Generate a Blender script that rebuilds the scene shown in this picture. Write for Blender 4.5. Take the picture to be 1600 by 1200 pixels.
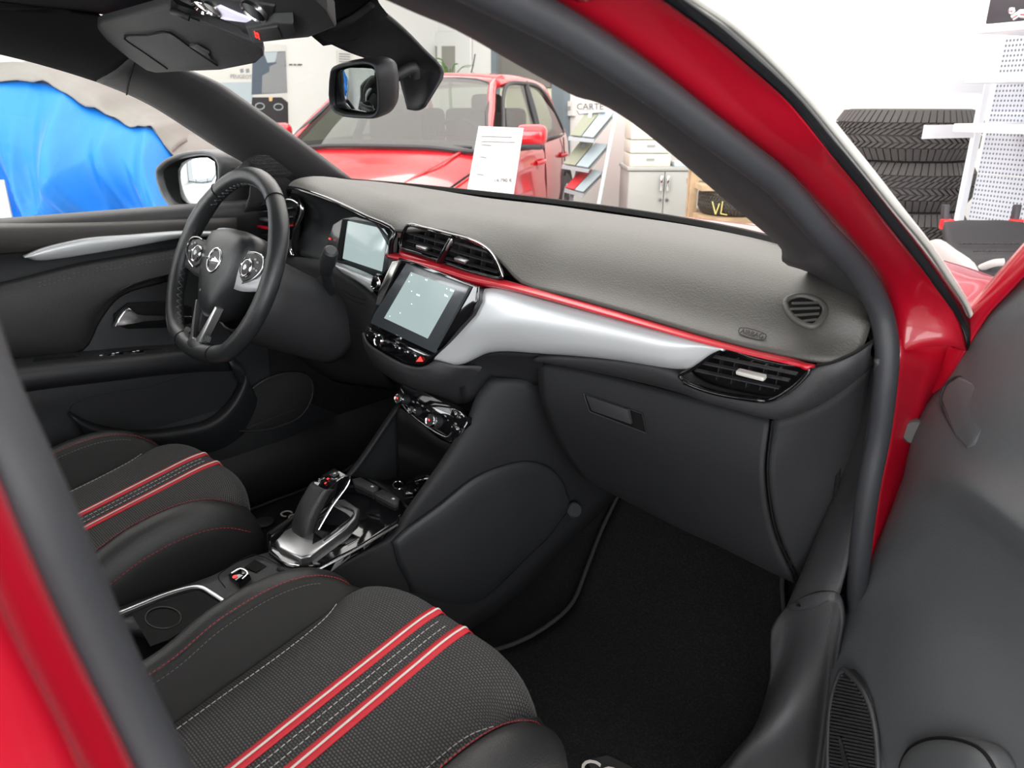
import bpy, bmesh, math, random
from mathutils import Vector, Matrix
random.seed(7)
for _o in list(bpy.data.objects): bpy.data.objects.remove(_o)
SC = bpy.context.scene
COL = SC.collection
V = Vector
# ------------------------------------------------------------------ camera
CAM = V((1.0, -0.87, 1.125)); YAW = math.radians(45.5); PIT = math.radians(20.4); FPX = 1175.0
_h = V((-math.cos(YAW), math.sin(YAW), 0)); _z = V((0, 0, 1)); RT = _h.cross(_z)
FW = _h*math.cos(PIT) - _z*math.sin(PIT); UPV = RT.cross(FW)
cd = bpy.data.cameras.new('camera'); cam = bpy.data.objects.new('camera', cd); COL.objects.link(cam)
cd.sensor_width = 36; cd.lens = FPX*36/1600; cd.clip_start = .02; cd.clip_end = 60
cd.dof.use_dof = True; cd.dof.focus_distance = 1.25; cd.dof.aperture_fstop = 9
cam.matrix_world = Matrix(((RT.x, UPV.x, -FW.x, CAM.x), (RT.y, UPV.y, -FW.y, CAM.y), (RT.z, UPV.z, -FW.z, CAM.z), (0, 0, 0, 1)))
SC.camera = cam
# ------------------------------------------------------------------ world, daylight, exposure
w = bpy.data.worlds.new('world'); SC.world = w; w.use_nodes = True
bg = w.node_tree.nodes['Background']; bg.inputs[0].default_value = (.93, .97, 1, 1); bg.inputs[1].default_value = 1.0
def area(name, loc, to, sx, sy, en, col=(1, 1, 1)):
    l = bpy.data.lights.new(name, 'AREA'); l.shape = 'RECTANGLE'; l.size = sx; l.size_y = sy; l.energy = en; l.color = col
    o = bpy.data.objects.new(name, l); COL.objects.link(o); o.location = loc
    o.rotation_euler = (V(to)-V(loc)).to_track_quat('-Z', 'Y').to_euler(); return o
area('window_daylight_side', (5.2, -2.2, 1.75), (0, -.4, 1.2), 7, 2.6, 330, (.96, .98, 1))
area('window_daylight_back', (-1.6, -6.2, 1.75), (-1.6, 0, 1.2), 9, 2.6, 500, (.97, .985, 1))
area('ceiling_lights', (-2.4, 1.6, 3.15), (-2.4, 1.6, 0), 7, 6, 360, (1, .985, .95))  # one broad panel stands for unseen lamps under the closed ceiling
vs = SC.view_settings; vs.view_transform = 'Standard'; vs.look = 'None'; vs.exposure = 0.2; vs.gamma = 1; vs.use_curve_mapping = False
SC.cycles.max_bounces = 8; SC.cycles.diffuse_bounces = 4; SC.cycles.glossy_bounces = 4; SC.cycles.transparent_max_bounces = 12
SC.cycles.sample_clamp_indirect = 6; SC.cycles.caustics_reflective = False; SC.cycles.caustics_refractive = False
# ------------------------------------------------------------------ point helpers (measured sight lines -> world points at a known plane)
def ray(x, y): return FW + RT*((x-800)/FPX) - UPV*((y-600)/FPX)
def PL(x, y, n, d):
    n = V(n); r = ray(x, y); return CAM + r*((d - n.dot(CAM))/n.dot(r))
def PX(x, y, v): return PL(x, y, (1, 0, 0), v)
def PY(x, y, v): return PL(x, y, (0, 1, 0), v)
def PZ(x, y, v): return PL(x, y, (0, 0, 1), v)
def PT(x, y, t): return CAM + ray(x, y)*t
# ------------------------------------------------------------------ mesh helpers
def link(name, me, m, parent=None, smooth=True):
    o = bpy.data.objects.new(name, me); COL.objects.link(o)
    if m is not None: me.materials.append(m)
    if parent is not None: o.parent = parent
    if smooth:
        for p in me.polygons: p.use_smooth = True
    return o
def fin(name, bm, m, parent=None, smooth=True, sharp=None):
    bmesh.ops.recalc_face_normals(bm, faces=bm.faces[:])
    me = bpy.data.meshes.new(name); bm.to_mesh(me); bm.free()
    o = link(name, me, m, parent, smooth)
    if smooth and sharp is not None:
        try: me.set_sharp_from_angle(angle=math.radians(sharp))
        except Exception: pass
    return o
def empty(name, loc=(0, 0, 0)):
    o = bpy.data.objects.new(name, None); o.empty_display_size = .05; COL.objects.link(o); o.location = loc; return o
def tag(o, label=None, cat=None, group=None, kind=None):
    if label: o['label'] = label
    if cat: o['category'] = cat
    if group: o['group'] = group
    if kind: o['kind'] = kind
    return o
def keep(parent, *objs):          # child keeps world place although parent is moved
    for o in objs: o.parent = parent; o.matrix_parent_inverse = Matrix.Translation(parent.location).inverted()
def thing(name, label, cat, loc=(0, 0, 0), group=None, kind=None):
    return tag(empty(name, loc), label, cat, group, kind)
def cr(pts, k, closed=False):     # centripetal-like Catmull-Rom, k points per segment
    P = [V(p) for p in pts]; n = len(P)
    if n < 3 and not closed:
        return [P[0].lerp(P[-1], i/k) for i in range(k+1)]
    out = []
    segs = n if closed else n-1
    for i in range(segs):
        if closed: p0, p1, p2, p3 = P[i-1], P[i], P[(i+1) % n], P[(i+2) % n]
        else:
            p1, p2 = P[i], P[i+1]
            p0 = P[i-1] if i > 0 else p1*2-p2
            p3 = P[i+2] if i+2 < n else p2*2-p1
        d1 = max((p1-p0).length, 1e-6)**.5; d2 = max((p2-p1).length, 1e-6)**.5; d3 = max((p3-p2).length, 1e-6)**.5
        m1 = ((p1-p0)/d1 - (p2-p0)/(d1+d2) + (p2-p1)/d2)*d2
        m2 = ((p2-p1)/d2 - (p3-p1)/(d2+d3) + (p3-p2)/d3)*d2
        for j in range(k):
            t = j/k; t2 = t*t; t3 = t2*t
            out.append(p1*(2*t3-3*t2+1) + m1*(t3-2*t2+t) + p2*(-2*t3+3*t2) + m2*(t3-t2))
    if not closed: out.append(P[-1].copy())
    return out
def surf(name, rows, m, parent=None, ku=4, kv=4, thick=.004, face=None, disp=None, closed=False):
    """smooth skin through a grid of points; rows may be closed rings. Thickness goes away from `face` point."""
    R1 = [cr(r, ku, closed) for r in rows]
    nc = len(R1[0])
    cols = [cr([R1[i][j] for i in range(len(R1))], kv) for j in range(nc)]
    nr = len(cols[0])
    G = [[cols[j][i] for j in range(nc)] for i in range(nr)]
    if disp: G = [[disp(p, i/(nr-1), j/(nc-1)) for j, p in enumerate(r)] for i, r in enumerate(G)]
    bm = bmesh.new(); vv = [[bm.verts.new(p) for p in r] for r in G]
    uvl = bm.loops.layers.uv.new('UVMap')
    mr = nr//2; mc = nc//2
    us = [0]; 
    for j in range(1, nc+1): us.append(us[-1] + (G[mr][j % nc]-G[mr][j-1]).length)
    vl = [0]
    for i in range(1, nr): vl.append(vl[-1] + (G[i][mc]-G[i-1][mc]).length)
    nj = nc if closed else nc-1
    for i in range(nr-1):
        for j in range(nj):
            j2 = (j+1) % nc
            f = bm.faces.new((vv[i][j], vv[i][j2], vv[i+1][j2], vv[i+1][j]))
            for lp, (uu, ww) in zip(f.loops, ((us[j], vl[i]), (us[j+1], vl[i]), (us[j+1], vl[i+1]), (us[j], vl[i+1]))): lp[uvl].uv = (uu, ww)
    bm.normal_update()
    tgt = V(face) if face is not None else CAM
    s = sum(f.normal.dot(tgt - f.calc_center_median())*f.calc_area() for f in bm.faces)
    if s < 0: bmesh.ops.reverse_faces(bm, faces=bm.faces[:])
    me = bpy.data.meshes.new(name); bm.to_mesh(me); bm.free()
    o = link(name, me, m, parent)
    if thick:
        md = o.modifiers.new('solid', 'SOLIDIFY'); md.thickness = thick; md.offset = -1; md.use_even_offset = False
    return o
def prism(name, pts, depth, m, parent=None, bevel=.0, face=None, seg=2, into=None, smooth=True):
    """flat outline extruded away from the viewer side; front edge rounded"""
    P = [V(p) for p in pts]; n = V((0, 0, 0)); c = sum(P, V((0, 0, 0)))/len(P)
    for i in range(len(P)): n += (P[i]-c).cross(P[(i+1) % len(P)]-c)
    n.normalize()
    tgt = V(face) if face is not None else CAM
    if n.dot(tgt-c) < 0: P.reverse(); n = -n
    dv = V(into)*depth if into is not None else -n*depth
    bm = bmesh.new(); a = [bm.verts.new(p) for p in P]; b = [bm.verts.new(p+dv) for p in P]
    top = bm.faces.new(a); bm.faces.new(b[::-1])
    k = len(P)
    for i in range(k): bm.faces.new((a[(i+1) % k], a[i], b[i], b[(i+1) % k]))
    if bevel > 0: bmesh.ops.bevel(bm, geom=list(top.edges), offset=bevel, segments=seg, profile=.5, affect='EDGES', clamp_overlap=True)
    return fin(name, bm, m, parent, smooth, 35)
def boxm(bm, c, s, M=None, bevel=0, seg=2):
    r = bmesh.ops.create_cube(bm, size=1); vs_ = r['verts']
    for v in vs_: v.co = V((v.co.x*s[0], v.co.y*s[1], v.co.z*s[2]))
    if bevel:
        es = list({e for v in vs_ for e in v.link_edges})
        rr = bmesh.ops.bevel(bm, geom=es, offset=bevel, segments=seg, profile=.5, affect='EDGES', clamp_overlap=True)
        vs_ = list({v for f in rr['faces'] for v in f.verts} | {v for v in vs_ if v.is_valid})
    for v in vs_:
        if v.is_valid: v.co = (M @ v.co if M is not None else v.co) + V(c)
def box(name, c, s, m, parent=None, M=None, bevel=.0, seg=2):
    bm = bmesh.new(); boxm(bm, c, s, M, bevel, seg); return fin(name, bm, m, parent, True, 35)
def frame(x, y=None, z=None):
    """3x3 with given x axis, approx z"""
    x = V(x).normalized(); z = V(z or (0, 0, 1)); y = z.cross(x).normalized(); z = x.cross(y)
    return Matrix(((x.x, y.x, z.x), (x.y, y.y, z.y), (x.z, y.z, z.z)))
def bar(name, A, B, w, h, m, parent=None, up=(0, 0, 1), bevel=.0):
    A = V(A); B = V(B); d = B-A
    return box(name, (A+B)/2, (d.length, w, h), m, parent, frame(d, z=up), bevel)
def tubem(bm, pts, r, n=10, closed=False, flat=1.0, ref=None, caps=True):
    P = [V(p) for p in pts]; k = len(P); rings = []
    up = V(ref) if ref else None; prev = None
    for i, p in enumerate(P):
        a = P[i-1] if (i > 0 or closed) else P[i]; b = P[(i+1) % k] if (i < k-1 or closed) else P[i]
        t = (b-a).normalized()
        if up is None:
            if prev is None:
                q = V((0, 0, 1)) if abs(t.z) < .9 else V((1, 0, 0)); s = t.cross(q).normalized()
            else: s = (prev - t*prev.dot(t)).normalized()
            prev = s
        else: s = t.cross(up).normalized()
        u = s.cross(t).normalized()
        rr = r[i] if isinstance(r, (list, tuple)) else r
        rings.append([bm.verts.new(p + s*(math.cos(2*math.pi*j/n)*rr) + u*(math.sin(2*math.pi*j/n)*rr*flat)) for j in range(n)])
    for i in range(k if closed else k-1):
        A, B = rings[i], rings[(i+1) % k]
        for j in range(n): bm.faces.new((A[j], A[(j+1) % n], B[(j+1) % n], B[j]))
    if not closed and caps: bm.faces.new(rings[0][::-1]); bm.faces.new(rings[-1])
def tube(name, pts, r, m, parent=None, n=10, closed=False, k=4, flat=1.0, ref=None):
    bm = bmesh.new(); tubem(bm, cr(pts, k, closed) if k > 1 else pts, r, n, closed, flat, ref); return fin(name, bm, m, parent, True, 50)
def lathe(name, prof, c, axis, m, parent=None, n=24, ref=None):
    """prof: list of (radius, height along axis)"""
    M = frame(ref or ((0, 0, 1) if abs(V(axis).normalized().z) < .9 else (1, 0, 0)), z=axis)
    ax = V(axis).normalized(); a = ax.orthogonal().normalized(); b = ax.cross(a)
    bm = bmesh.new(); rings = []
    for r, h in prof:
        if r < 1e-6: rings.append([bm.verts.new(V(c)+ax*h)]); continue
        rings.append([bm.verts.new(V(c)+ax*h+a*(r*math.cos(2*math.pi*j/n))+b*(r*math.sin(2*math.pi*j/n))) for j in range(n)])
    for A, B in zip(rings, rings[1:]):
        for j in range(n):
            if len(A) == 1: bm.faces.new((A[0], B[j], B[(j+1) % n]))
            elif len(B) == 1: bm.faces.new((A[j], A[(j+1) % n], B[0]))
            else: bm.faces.new((A[j], A[(j+1) % n], B[(j+1) % n], B[j]))
    if len(rings[0]) > 1: bm.faces.new(rings[0][::-1])
    if len(rings[-1]) > 1: bm.faces.new(rings[-1])
    return fin(name, bm, m, parent, True, 40)
def text(name, s, c, xdir, ndir, size, m, parent=None, ext=.0004, align='CENTER'):
    cu = bpy.data.curves.new(name, 'FONT'); cu.body = s; cu.size = size; cu.extrude = ext; cu.align_x = align; cu.align_y = 'CENTER'
    cu.resolution_u = 3
    tmp = bpy.data.objects.new('tmp', cu); COL.objects.link(tmp)
    me = bpy.data.meshes.new_from_object(tmp.evaluated_get(bpy.context.evaluated_depsgraph_get()))
    bpy.data.objects.remove(tmp); bpy.data.curves.remove(cu); me.name = name; me.materials.clear(); me.materials.append(m)
    o = bpy.data.objects.new(name, me); COL.objects.link(o)
    x = V(xdir).normalized(); z = V(ndir).normalized(); y = z.cross(x).normalized(); x = y.cross(z)
    o.matrix_world = Matrix(((x.x, y.x, z.x, c[0]), (x.y, y.y, z.y, c[1]), (x.z, y.z, z.z, c[2]), (0, 0, 0, 1)))
    if parent is not None: o.parent = parent
    return o
def stitches(name, pts, m, parent, step=.006, ln=.004, r=.0006, lift=0, n=4):
    """a row of thread dashes along a line, one part"""
    P = cr(pts, 12); bm = bmesh.new(); acc = 0; d = [0]
    for a, b in zip(P, P[1:]): d.append(d[-1]+(b-a).length)
    def at(s):
        for i in range(len(d)-1):
            if s <= d[i+1]: return P[i].lerp(P[i+1], (s-d[i])/max(d[i+1]-d[i], 1e-9))
        return P[-1]
    s = 0
    while s+ln < d[-1]:
        tubem(bm, [at(s), at(s+ln)], r, n); s += step
    o = fin(name, bm, m, parent); o['kind'] = 'stuff'; return o
# ------------------------------------------------------------------ materials
def mat(name, col, rough=.5, metal=0, spec=.5, coat=0, bump=None, var=None, emit=None, sheen=0, alpha=None):
    m = bpy.data.materials.new(name); m.use_nodes = True; nt = m.node_tree; b = nt.nodes['Principled BSDF']
    b.inputs['Base Color'].default_value = (*col, 1); b.inputs['Roughness'].default_value = rough; b.inputs['Metallic'].default_value = metal
    b.inputs['Specular IOR Level'].default_value = spec; b.inputs['Coat Weight'].default_value = coat; b.inputs['Coat Roughness'].default_value = .04
    if sheen: b.inputs['Sheen Weight'].default_value = sheen; b.inputs['Sheen Roughness'].default_value = .4
    if emit: b.inputs['Emission Color'].default_value = (*emit[0], 1); b.inputs['Emission Strength'].default_value = emit[1]
    tc = nt.nodes.new('ShaderNodeTexCoord')
    if bump:
        kind, scale, st = bump[:3]; coord = bump[3] if len(bump) > 3 else 'Object'
        if kind == 'noise':
            t = nt.nodes.new('ShaderNodeTexNoise'); t.inputs['Scale'].default_value = scale; t.inputs['Detail'].default_value = 3; out = t.outputs[0]
        else:
            t = nt.nodes.new('ShaderNodeTexVoronoi'); t.inputs['Scale'].default_value = scale; t.inputs['Randomness'].default_value = bump[4] if len(bump) > 4 else 1; out = t.outputs[0]
        nt.links.new(tc.outputs[coord], t.inputs['Vector'])
        bp = nt.nodes.new('ShaderNodeBump'); bp.inputs['Strength'].default_value = st; bp.inputs['Distance'].default_value = .002
        nt.links.new(out, bp.inputs['Height']); nt.links.new(bp.outputs[0], b.inputs['Normal'])
    if var:
        sc, c2, lo, hi = var
        t = nt.nodes.new('ShaderNodeTexNoise'); t.inputs['Scale'].default_value = sc; t.inputs['Detail'].default_value = 5
        nt.links.new(tc.outputs['Object'], t.inputs['Vector'])
        mr = nt.nodes.new('ShaderNodeMapRange'); mr.inputs[1].default_value = lo; mr.inputs[2].default_value = hi
        nt.links.new(t.outputs[0], mr.inputs[0])
        mx = nt.nodes.new('ShaderNodeMix'); mx.data_type = 'RGBA'; mx.inputs[6].default_value = (*col, 1); mx.inputs[7].default_value = (*c2, 1)
        nt.links.new(mr.outputs[0], mx.inputs[0]); nt.links.new(mx.outputs[2], b.inputs['Base Color'])
    return m
def glass(name, tint=(1, 1, 1), refl=.08, rough=0):
    m = bpy.data.materials.new(name); m.use_nodes = True; nt = m.node_tree; nt.nodes.remove(nt.nodes['Principled BSDF'])
    tr = nt.nodes.new('ShaderNodeBsdfTransparent'); tr.inputs[0].default_value = (*tint, 1)
    gl = nt.nodes.new('ShaderNodeBsdfGlossy'); gl.inputs['Roughness'].default_value = rough
    fr = nt.nodes.new('ShaderNodeLayerWeight'); fr.inputs[0].default_value = .18
    mu = nt.nodes.new('ShaderNodeMath'); mu.operation = 'MULTIPLY_ADD'; mu.inputs[1].default_value = .6; mu.inputs[2].default_value = refl
    nt.links.new(fr.outputs['Fresnel'], mu.inputs[0])
    mu.use_clamp = True
    mx = nt.nodes.new('ShaderNodeMixShader'); nt.links.new(mu.outputs[0], mx.inputs[0]); nt.links.new(tr.outputs[0], mx.inputs[1]); nt.links.new(gl.outputs[0], mx.inputs[2])
    nt.links.new(mx.outputs[0], nt.nodes['Material Output'].inputs[0]); return m
def node_uv_weave(m, cell, c1, c2, rough=.75):
    """staggered light dots of a knitted seat fabric, UV in metres"""
    nt = m.node_tree; b = nt.nodes['Principled BSDF']; tc = nt.nodes.new('ShaderNodeTexCoord')
    mp = nt.nodes.new('ShaderNodeMapping'); mp.inputs['Scale'].default_value = (1/cell, 1/cell*.9, 1)
    nt.links.new(tc.outputs['UV'], mp.inputs[0])
    br = nt.nodes.new('ShaderNodeTexBrick'); br.inputs['Scale'].default_value = 1; br.offset = .5; br.inputs['Mortar Size'].default_value = .22; br.inputs['Mortar Smooth'].default_value = .6
    br.inputs['Brick Width'].default_value = 1; br.inputs['Row Height'].default_value = .62
    br.inputs['Color1'].default_value = (*c2, 1); br.inputs['Color2'].default_value = (*[x*.75 for x in c2], 1); br.inputs['Mortar'].default_value = (*c1, 1)
    nt.links.new(mp.outputs[0], br.inputs[0]); nt.links.new(br.outputs[0], b.inputs['Base Color'])
    bp = nt.nodes.new('ShaderNodeBump'); bp.inputs['Strength'].default_value = .5; bp.inputs['Distance'].default_value = .001; bp.invert = True
    nt.links.new(br.outputs[1], bp.inputs['Height']); nt.links.new(bp.outputs[0], b.inputs['Normal'])
    b.inputs['Roughness'].default_value = rough
M = {}
M['plastic'] = mat('black_grained_plastic', (.018, .019, .021), .48, bump=('noise', 900, .25))
M['plastic2'] = mat('charcoal_plastic', (.03, .03, .032), .5, bump=('noise', 700, .25))
M['pad'] = mat('soft_dash_vinyl', (.058, .055, .049), .5, spec=.55, bump=('noise', 420, .35))
M['lower'] = mat('lower_dash_plastic', (.015, .0155, .017), .6, spec=.35, bump=('noise', 800, .2))
M['doorgrey'] = mat('door_card_grey_plastic', (.075, .08, .083), .42, bump=('noise', 600, .25))
M['leather'] = mat('black_leather', (.022, .022, .022), .42, bump=('voronoi', 700, .25))
M['wheelleather'] = mat('wheel_leather', (.02, .021, .022), .33, bump=('voronoi', 900, .15))
M['gloss'] = mat('piano_black', (.004, .004, .005), .06, spec=.6, coat=.6)
M['dark'] = mat('deep_black', (.004, .004, .004), .7, spec=.2)
M['chrome'] = mat('satin_chrome', (.72, .72, .72), .18, metal=1)
M['chromeb'] = mat('bright_chrome', (.85, .85, .85), .06, metal=1)
M['alu'] = mat('brushed_aluminium', (.6, .6, .61), .32, metal=1)
M['silver'] = mat('satin_silver_trim', (.68, .70, .71), .34, metal=.35, coat=.15)
M['redgloss'] = mat('red_gloss_trim', (.46, .008, .02), .28, coat=.25)
M['redpaint'] = mat('red_car_paint', (.37, .004, .016), .25, coat=.5, spec=.4)
M['rubber'] = mat('black_rubber_seal', (.03, .031, .035), .5, spec=.4)
M['carpet'] = mat('black_carpet', (.012, .012, .012), .95, spec=.1, bump=('noise', 500, 1.0), var=(300, (.028, .028, .027), .45, .75))
M['headliner'] = mat('black_headliner_cloth', (.02, .02, .021), .95, spec=.1, bump=('noise', 900, .4))
M['trimcloth'] = mat('pillar_trim_grained', (.032, .032, .034), .6, bump=('noise', 700, .3))
M['fabric'] = mat('seat_knit_fabric', (.03, .03, .03), .8, sheen=.1); node_uv_weave(M['fabric'], .0052, (.012, .012, .012), (.10, .098, .095))
M['fabricside'] = mat('seat_side_cloth', (.024, .023, .022), .85, bump=('noise', 900, .4))
M['stripered'] = mat('red_seat_stripe', (.62, .02, .035), .6, bump=('noise', 800, .3))
M['stripewhite'] = mat('white_seat_cord', (.75, .7, .64), .6)
M['threadwhite'] = mat('white_thread', (.55, .54, .52), .7)
M['threadred'] = mat('red_thread', (.42, .03, .04), .7)
M['threadgrey'] = mat('grey_thread', (.14, .14, .14), .7)
M['white'] = mat('white_print', (.8, .8, .8), .5)
M['whitedim'] = mat('grey_print', (.35, .35, .35), .5)
M['darkrefl'] = mat('dark_reflection_glass', (.26, .29, .28), .02, metal=1)  # grey tint puts the dark cabin reflection into the mirror colour
M['mirror'] = mat('mirror_glass', (.8, .82, .83), .01, metal=1)
M['wsglass'] = glass('windscreen_glass', (.97, .985, .97), .01)
M['carglass'] = glass('darkened_car_glass', (.34, .38, .33), .10)  # tint deepened so the glass colour carries the dim cabin behind
M['screen'] = mat('lit_reflecting_display', (.02, .022, .024), .16, spec=.8, emit=((.42, .52, .52), .85))  # emission holds the backlight plus the bright reflection on the panel
M['screenglass'] = mat('bezel_reflection_glass', (.06, .068, .074), .22, spec=.9, coat=.4)  # lifted grey-blue base colour stands for reflections in the bezel
M['brightmould'] = mat('bright_moulding', (.78, .76, .70), .25, metal=.3)
M['mirrorcase'] = mat('mirror_case_plastic', (.06, .062, .064), .4)
M['iconwhite'] = mat('display_icon', (.8, .8, .8), .5, emit=((.85, .95, .95), .9))
M['iconred'] = mat('red_backlit_icon', (.5, .01, .01), .5, emit=((1, .05, .04), 1.4))
M['lamp'] = mat('lamp_lens', (.8, .8, .85), .1, emit=((.8, .75, 1), .5))
M['grille'] = mat('speaker_mesh', (.02, .02, .02), .6, bump=('voronoi', 330, 1.0, 'Object', 0))
# ================================================================== showroom
M['wall'] = mat('white_wall_paint', (.86, .855, .83), .9, spec=.2, bump=('noise', 60, .05))
M['floor'] = mat('light_floor_tile', (.55, .545, .53), .35, var=(3, (.5, .495, .48), .4, .6))
M['ceil'] = mat('white_ceiling', (.88, .88, .87), .95, spec=.1)
M['frameGrey'] = mat('blue_grey_frame', (.16, .20, .23), .5)
M['frameWhite'] = mat('white_frame', (.8, .8, .78), .5)
def slab(name, lo, hi, m):
    c = (V(lo)+V(hi))/2; s = V(hi)-V(lo); o = box(name, c, s, m); o['kind'] = 'structure'; return o
slab('floor', (-8.2, -6.6, -.1), (5.6, 7.2, 0), M['floor'])
slab('ceiling', (-8.2, -6.6, 3.2), (5.6, 7.2, 3.3), M['ceil'])
slab('wall_left', (-8.2, -6.6, 0), (-8.0, 7.2, 3.2), M['wall'])
WA = V((-8.0, 6.78, 0)); WD = V((.929, -.369, 0)).normalized(); WNR = V((.369, .929, 0)).normalized()   # line of the wall ahead
_w = box('wall_front', WA+WD*7.0+WNR*.1+V((0, 0, 1.6)), (14.6, .2, 3.2), M['wall'], None, frame(WD)); _w['kind'] = 'structure'
def PW(x, y, o=0): return PL(x, y, WNR, WNR.dot(WA)-o)      # point on that wall, o in front of it
# glazed sides behind the photographer: posts and rails
for i, (a, b) in enumerate((((5.45, -6.5), (5.45, 1.2)), ((-7.9, -6.5), (5.45, -6.5)))):
    wf = empty('window_%d' % (i+1)); wf['kind'] = 'structure'
    A = V((*a, 0)); B = V((*b, 0)); n = 6
    for k in range(n+1):
        p = A.lerp(B, k/n); box('window_post', p+V((0, 0, 1.6)), (.08, .08, 3.2), M['frameGrey'], wf)
    for z in (.1, 3.1): bar('window_rail', A+V((0, 0, z)), B+V((0, 0, z)), .08, .12, M['frameGrey'], wf)
# ================================================================== the car body round the cabin
car = thing('car', 'red hatchback whose open passenger doorway the cabin is seen through', 'car')
def sealX(z): return .74 - max(0, z-.85)*.35
def PS(x, y, off=0):      # point on the tumblehome plane of the passenger door opening
    p = PL(x, y, (1, 0, .35), .74+off+.85*.35)
    return p if p.z > .85 else PX(x, y, .74+off)
sealA = [(851, 29), (940, 83), (1035, 148), (1097, 196), (1160, 243), (1221, 291), (1284, 363), (1333, 413), (1362, 456), (1379, 497), (1386, 547), (1382, 609), (1372, 685), (1357, 760), (1344, 865), (1340, 960)]
A3 = [PS(*p) for p in sealA]
roof3 = [V((.588, -1.02, 1.235)), V((.60, -.84, 1.245)), V((.615, -.68, 1.228))]
B3 = [V((.60, -.90, 1.24)), V((.640, -.853, 1.19)), PX(-136, 330, .672), PX(-47, 590, .705), PX(45, 790, .72), PX(133, 985, .72), PX(205, 1130, .72), V((.725, -.775, .70)), V((.745, -.75, .5)), V((.78, -.68, .30)), V((.80, -.5, .25)), V((.80, -.3, .24)), V((.80, -.1, .255)), V((.79, 0, .30)), V((.775, .045, .40)), A3[-1]]
loop = [V((.606, -.80, 1.243)), V((.615, -.66, 1.225))] + A3[:-1] + B3[::-1]
tube('door_seal', loop, .0132, M['rubber'], car, n=14, k=3, closed=True)
# inner lip of the A pillar: seal's dark channel and grained trim next to the glass
inA = [(594, -4), (650, 21), (712, 47), (806, 100), (862, 131), (900, 151), (935, 161), (985, 190), (1060, 250), (1130, 310), (1190, 360), (1221, 390), (1222, 408), (1262, 425), (1310, 462), (1345, 505), (1366, 545)]
outA = [(690, -70), (740, -35), (790, 0), (860, 45), (915, 82), (965, 115), (1022, 158), (1065, 185), (1120, 230), (1180, 278), (1240, 330), (1290, 380), (1310, 400), (1330, 425), (1352, 462), (1370, 505), (1378, 550)]
rows = [[], [], []]
for (a, b) in zip(inA, outA):
    pb = PS(*b, -.012); pa = PS(*a, -.10); mid = (pa+pb)/2 + V((.012, -.018, -.004))
    rows[0].append(pa); rows[1].append(mid); rows[2].append(pb)
pt = surf('pillar_trim', rows, M['trimcloth'], car, 3, 4, .006); pt['label'] = 'grained charcoal trim of the passenger windscreen pillar'
tube('trim_joint', [rows[0][6].lerp(rows[2][6], .45)+V((.006, -.012, 0)), rows[0][6].lerp(rows[2][6], .75)+V((.008, -.010, 0)), rows[0][6].lerp(rows[2][6], 1.0)+V((.003, -.004, 0))], .0012, M['alu'], pt, 6)
# red painted band of the A pillar, then gloss black strip and bright moulding
seam = [(800, -45), (869, 0), (956, 56), (1050, 125), (1112, 175), (1175, 225), (1220, 262), (1265, 308), (1335, 385), (1380, 445), (1401, 500), (1406, 548)]
redo = [(960, -50), (1034, 0), (1112, 56), (1175, 109), (1237, 166), (1300, 244), (1340, 292), (1375, 337), (1425, 400), (1462, 450), (1499, 505), (1512, 548)]
blk = [(1010, -50), (1078, 0), (1144, 45), (1200, 95), (1262, 160), (1318, 228), (1360, 280), (1400, 330), (1450, 390), (1482, 438), (1510, 482), (1520, 510)]
chr_ = [(1030, -50), (1100, 0), (1165, 47), (1220, 97), (1280, 160), (1334, 226), (1374, 276), (1412, 325), (1460, 386), (1491, 433), (1515, 474), (1523, 498)]
r0 = [PS(*p, .002) for p in seam]; r3 = [PS(*p, .06) for p in redo]; r4 = [PS(*p, .068) for p in blk]; r5 = [PS(*p, .07) for p in chr_]
r1 = [a.lerp(b, .4)+V((.0, -.008, .006)) for a, b in zip(r0, r3)]; r2 = [a.lerp(b, .75)+V((.004, -.008, .008)) for a, b in zip(r0, r3)]
surf('windscreen_pillar', [[p+V((-.014, .012, 0)) for p in r0], r0, r1, r2, r3], M['redpaint'], car, 3, 4, .01)
surf('pillar_strip', [r3, [a.lerp(b, .5)+V((.002, -.003, .002)) for a, b in zip(r3, r4)], r4], M['gloss'], car, 3, 3, .008)
mo = surf('pillar_moulding', [r4, [a.lerp(b, .35)+V((.003, -.004, .003)) for a, b in zip(r4, r5)], [a.lerp(b, .7)+V((.001, -.001, .001)) for a, b in zip(r4, r5)], r5], M['brightmould'], car, 3, 2, .006); mo['label'] = 'bright metal moulding along the pillar edge'
# the hinge pillar below, red, with rounded ridges and a grey plug
hp_l = [(1385, 462), (1399, 492), (1406, 547), (1401, 609), (1391, 687), (1376, 765), (1362, 862), (1345, 940), (1330, 1050)]
hp_r = [(1488, 478), (1504, 505), (1530, 570), (1500, 640), (1470, 720), (1440, 800), (1420, 870), (1400, 960), (1380, 1080)]
a = [PS(*p, -.012) for p in hp_l[:2]]+[PX(*p, .742) for p in hp_l[2:]]; b = [PS(*p, .03) for p in hp_r[:2]]+[PX(*p, x) for p, x in zip(hp_r[2:], (.79, .78, .77, .765, .762, .76, .76))]
def ridge(p, u, v):
    return p + V((0, -.010*math.exp(-((v-.34)/.10)**2) + .006*math.exp(-((v-.60)/.12)**2), 0))
surf('hinge_pillar', [a, [p.lerp(q, .33) for p, q in zip(a, b)], [p.lerp(q, .66) for p, q in zip(a, b)], b], M['redpaint'], car, 4, 6, .01,
     disp=lambda p, u, v: p + V((0, max(0, .16-v)*.10 + min(1, max(0, (v-.14)*8))*(-.008*math.exp(-((u-.42)/.09)**2)*(1 if v < .6 else max(0, 1-(v-.6)*4)) + .006*math.exp(-((u-.66)/.10)**2)), 0)))
M['plug'] = mat('grey_plug', (.07, .065, .065), .6)
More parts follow.
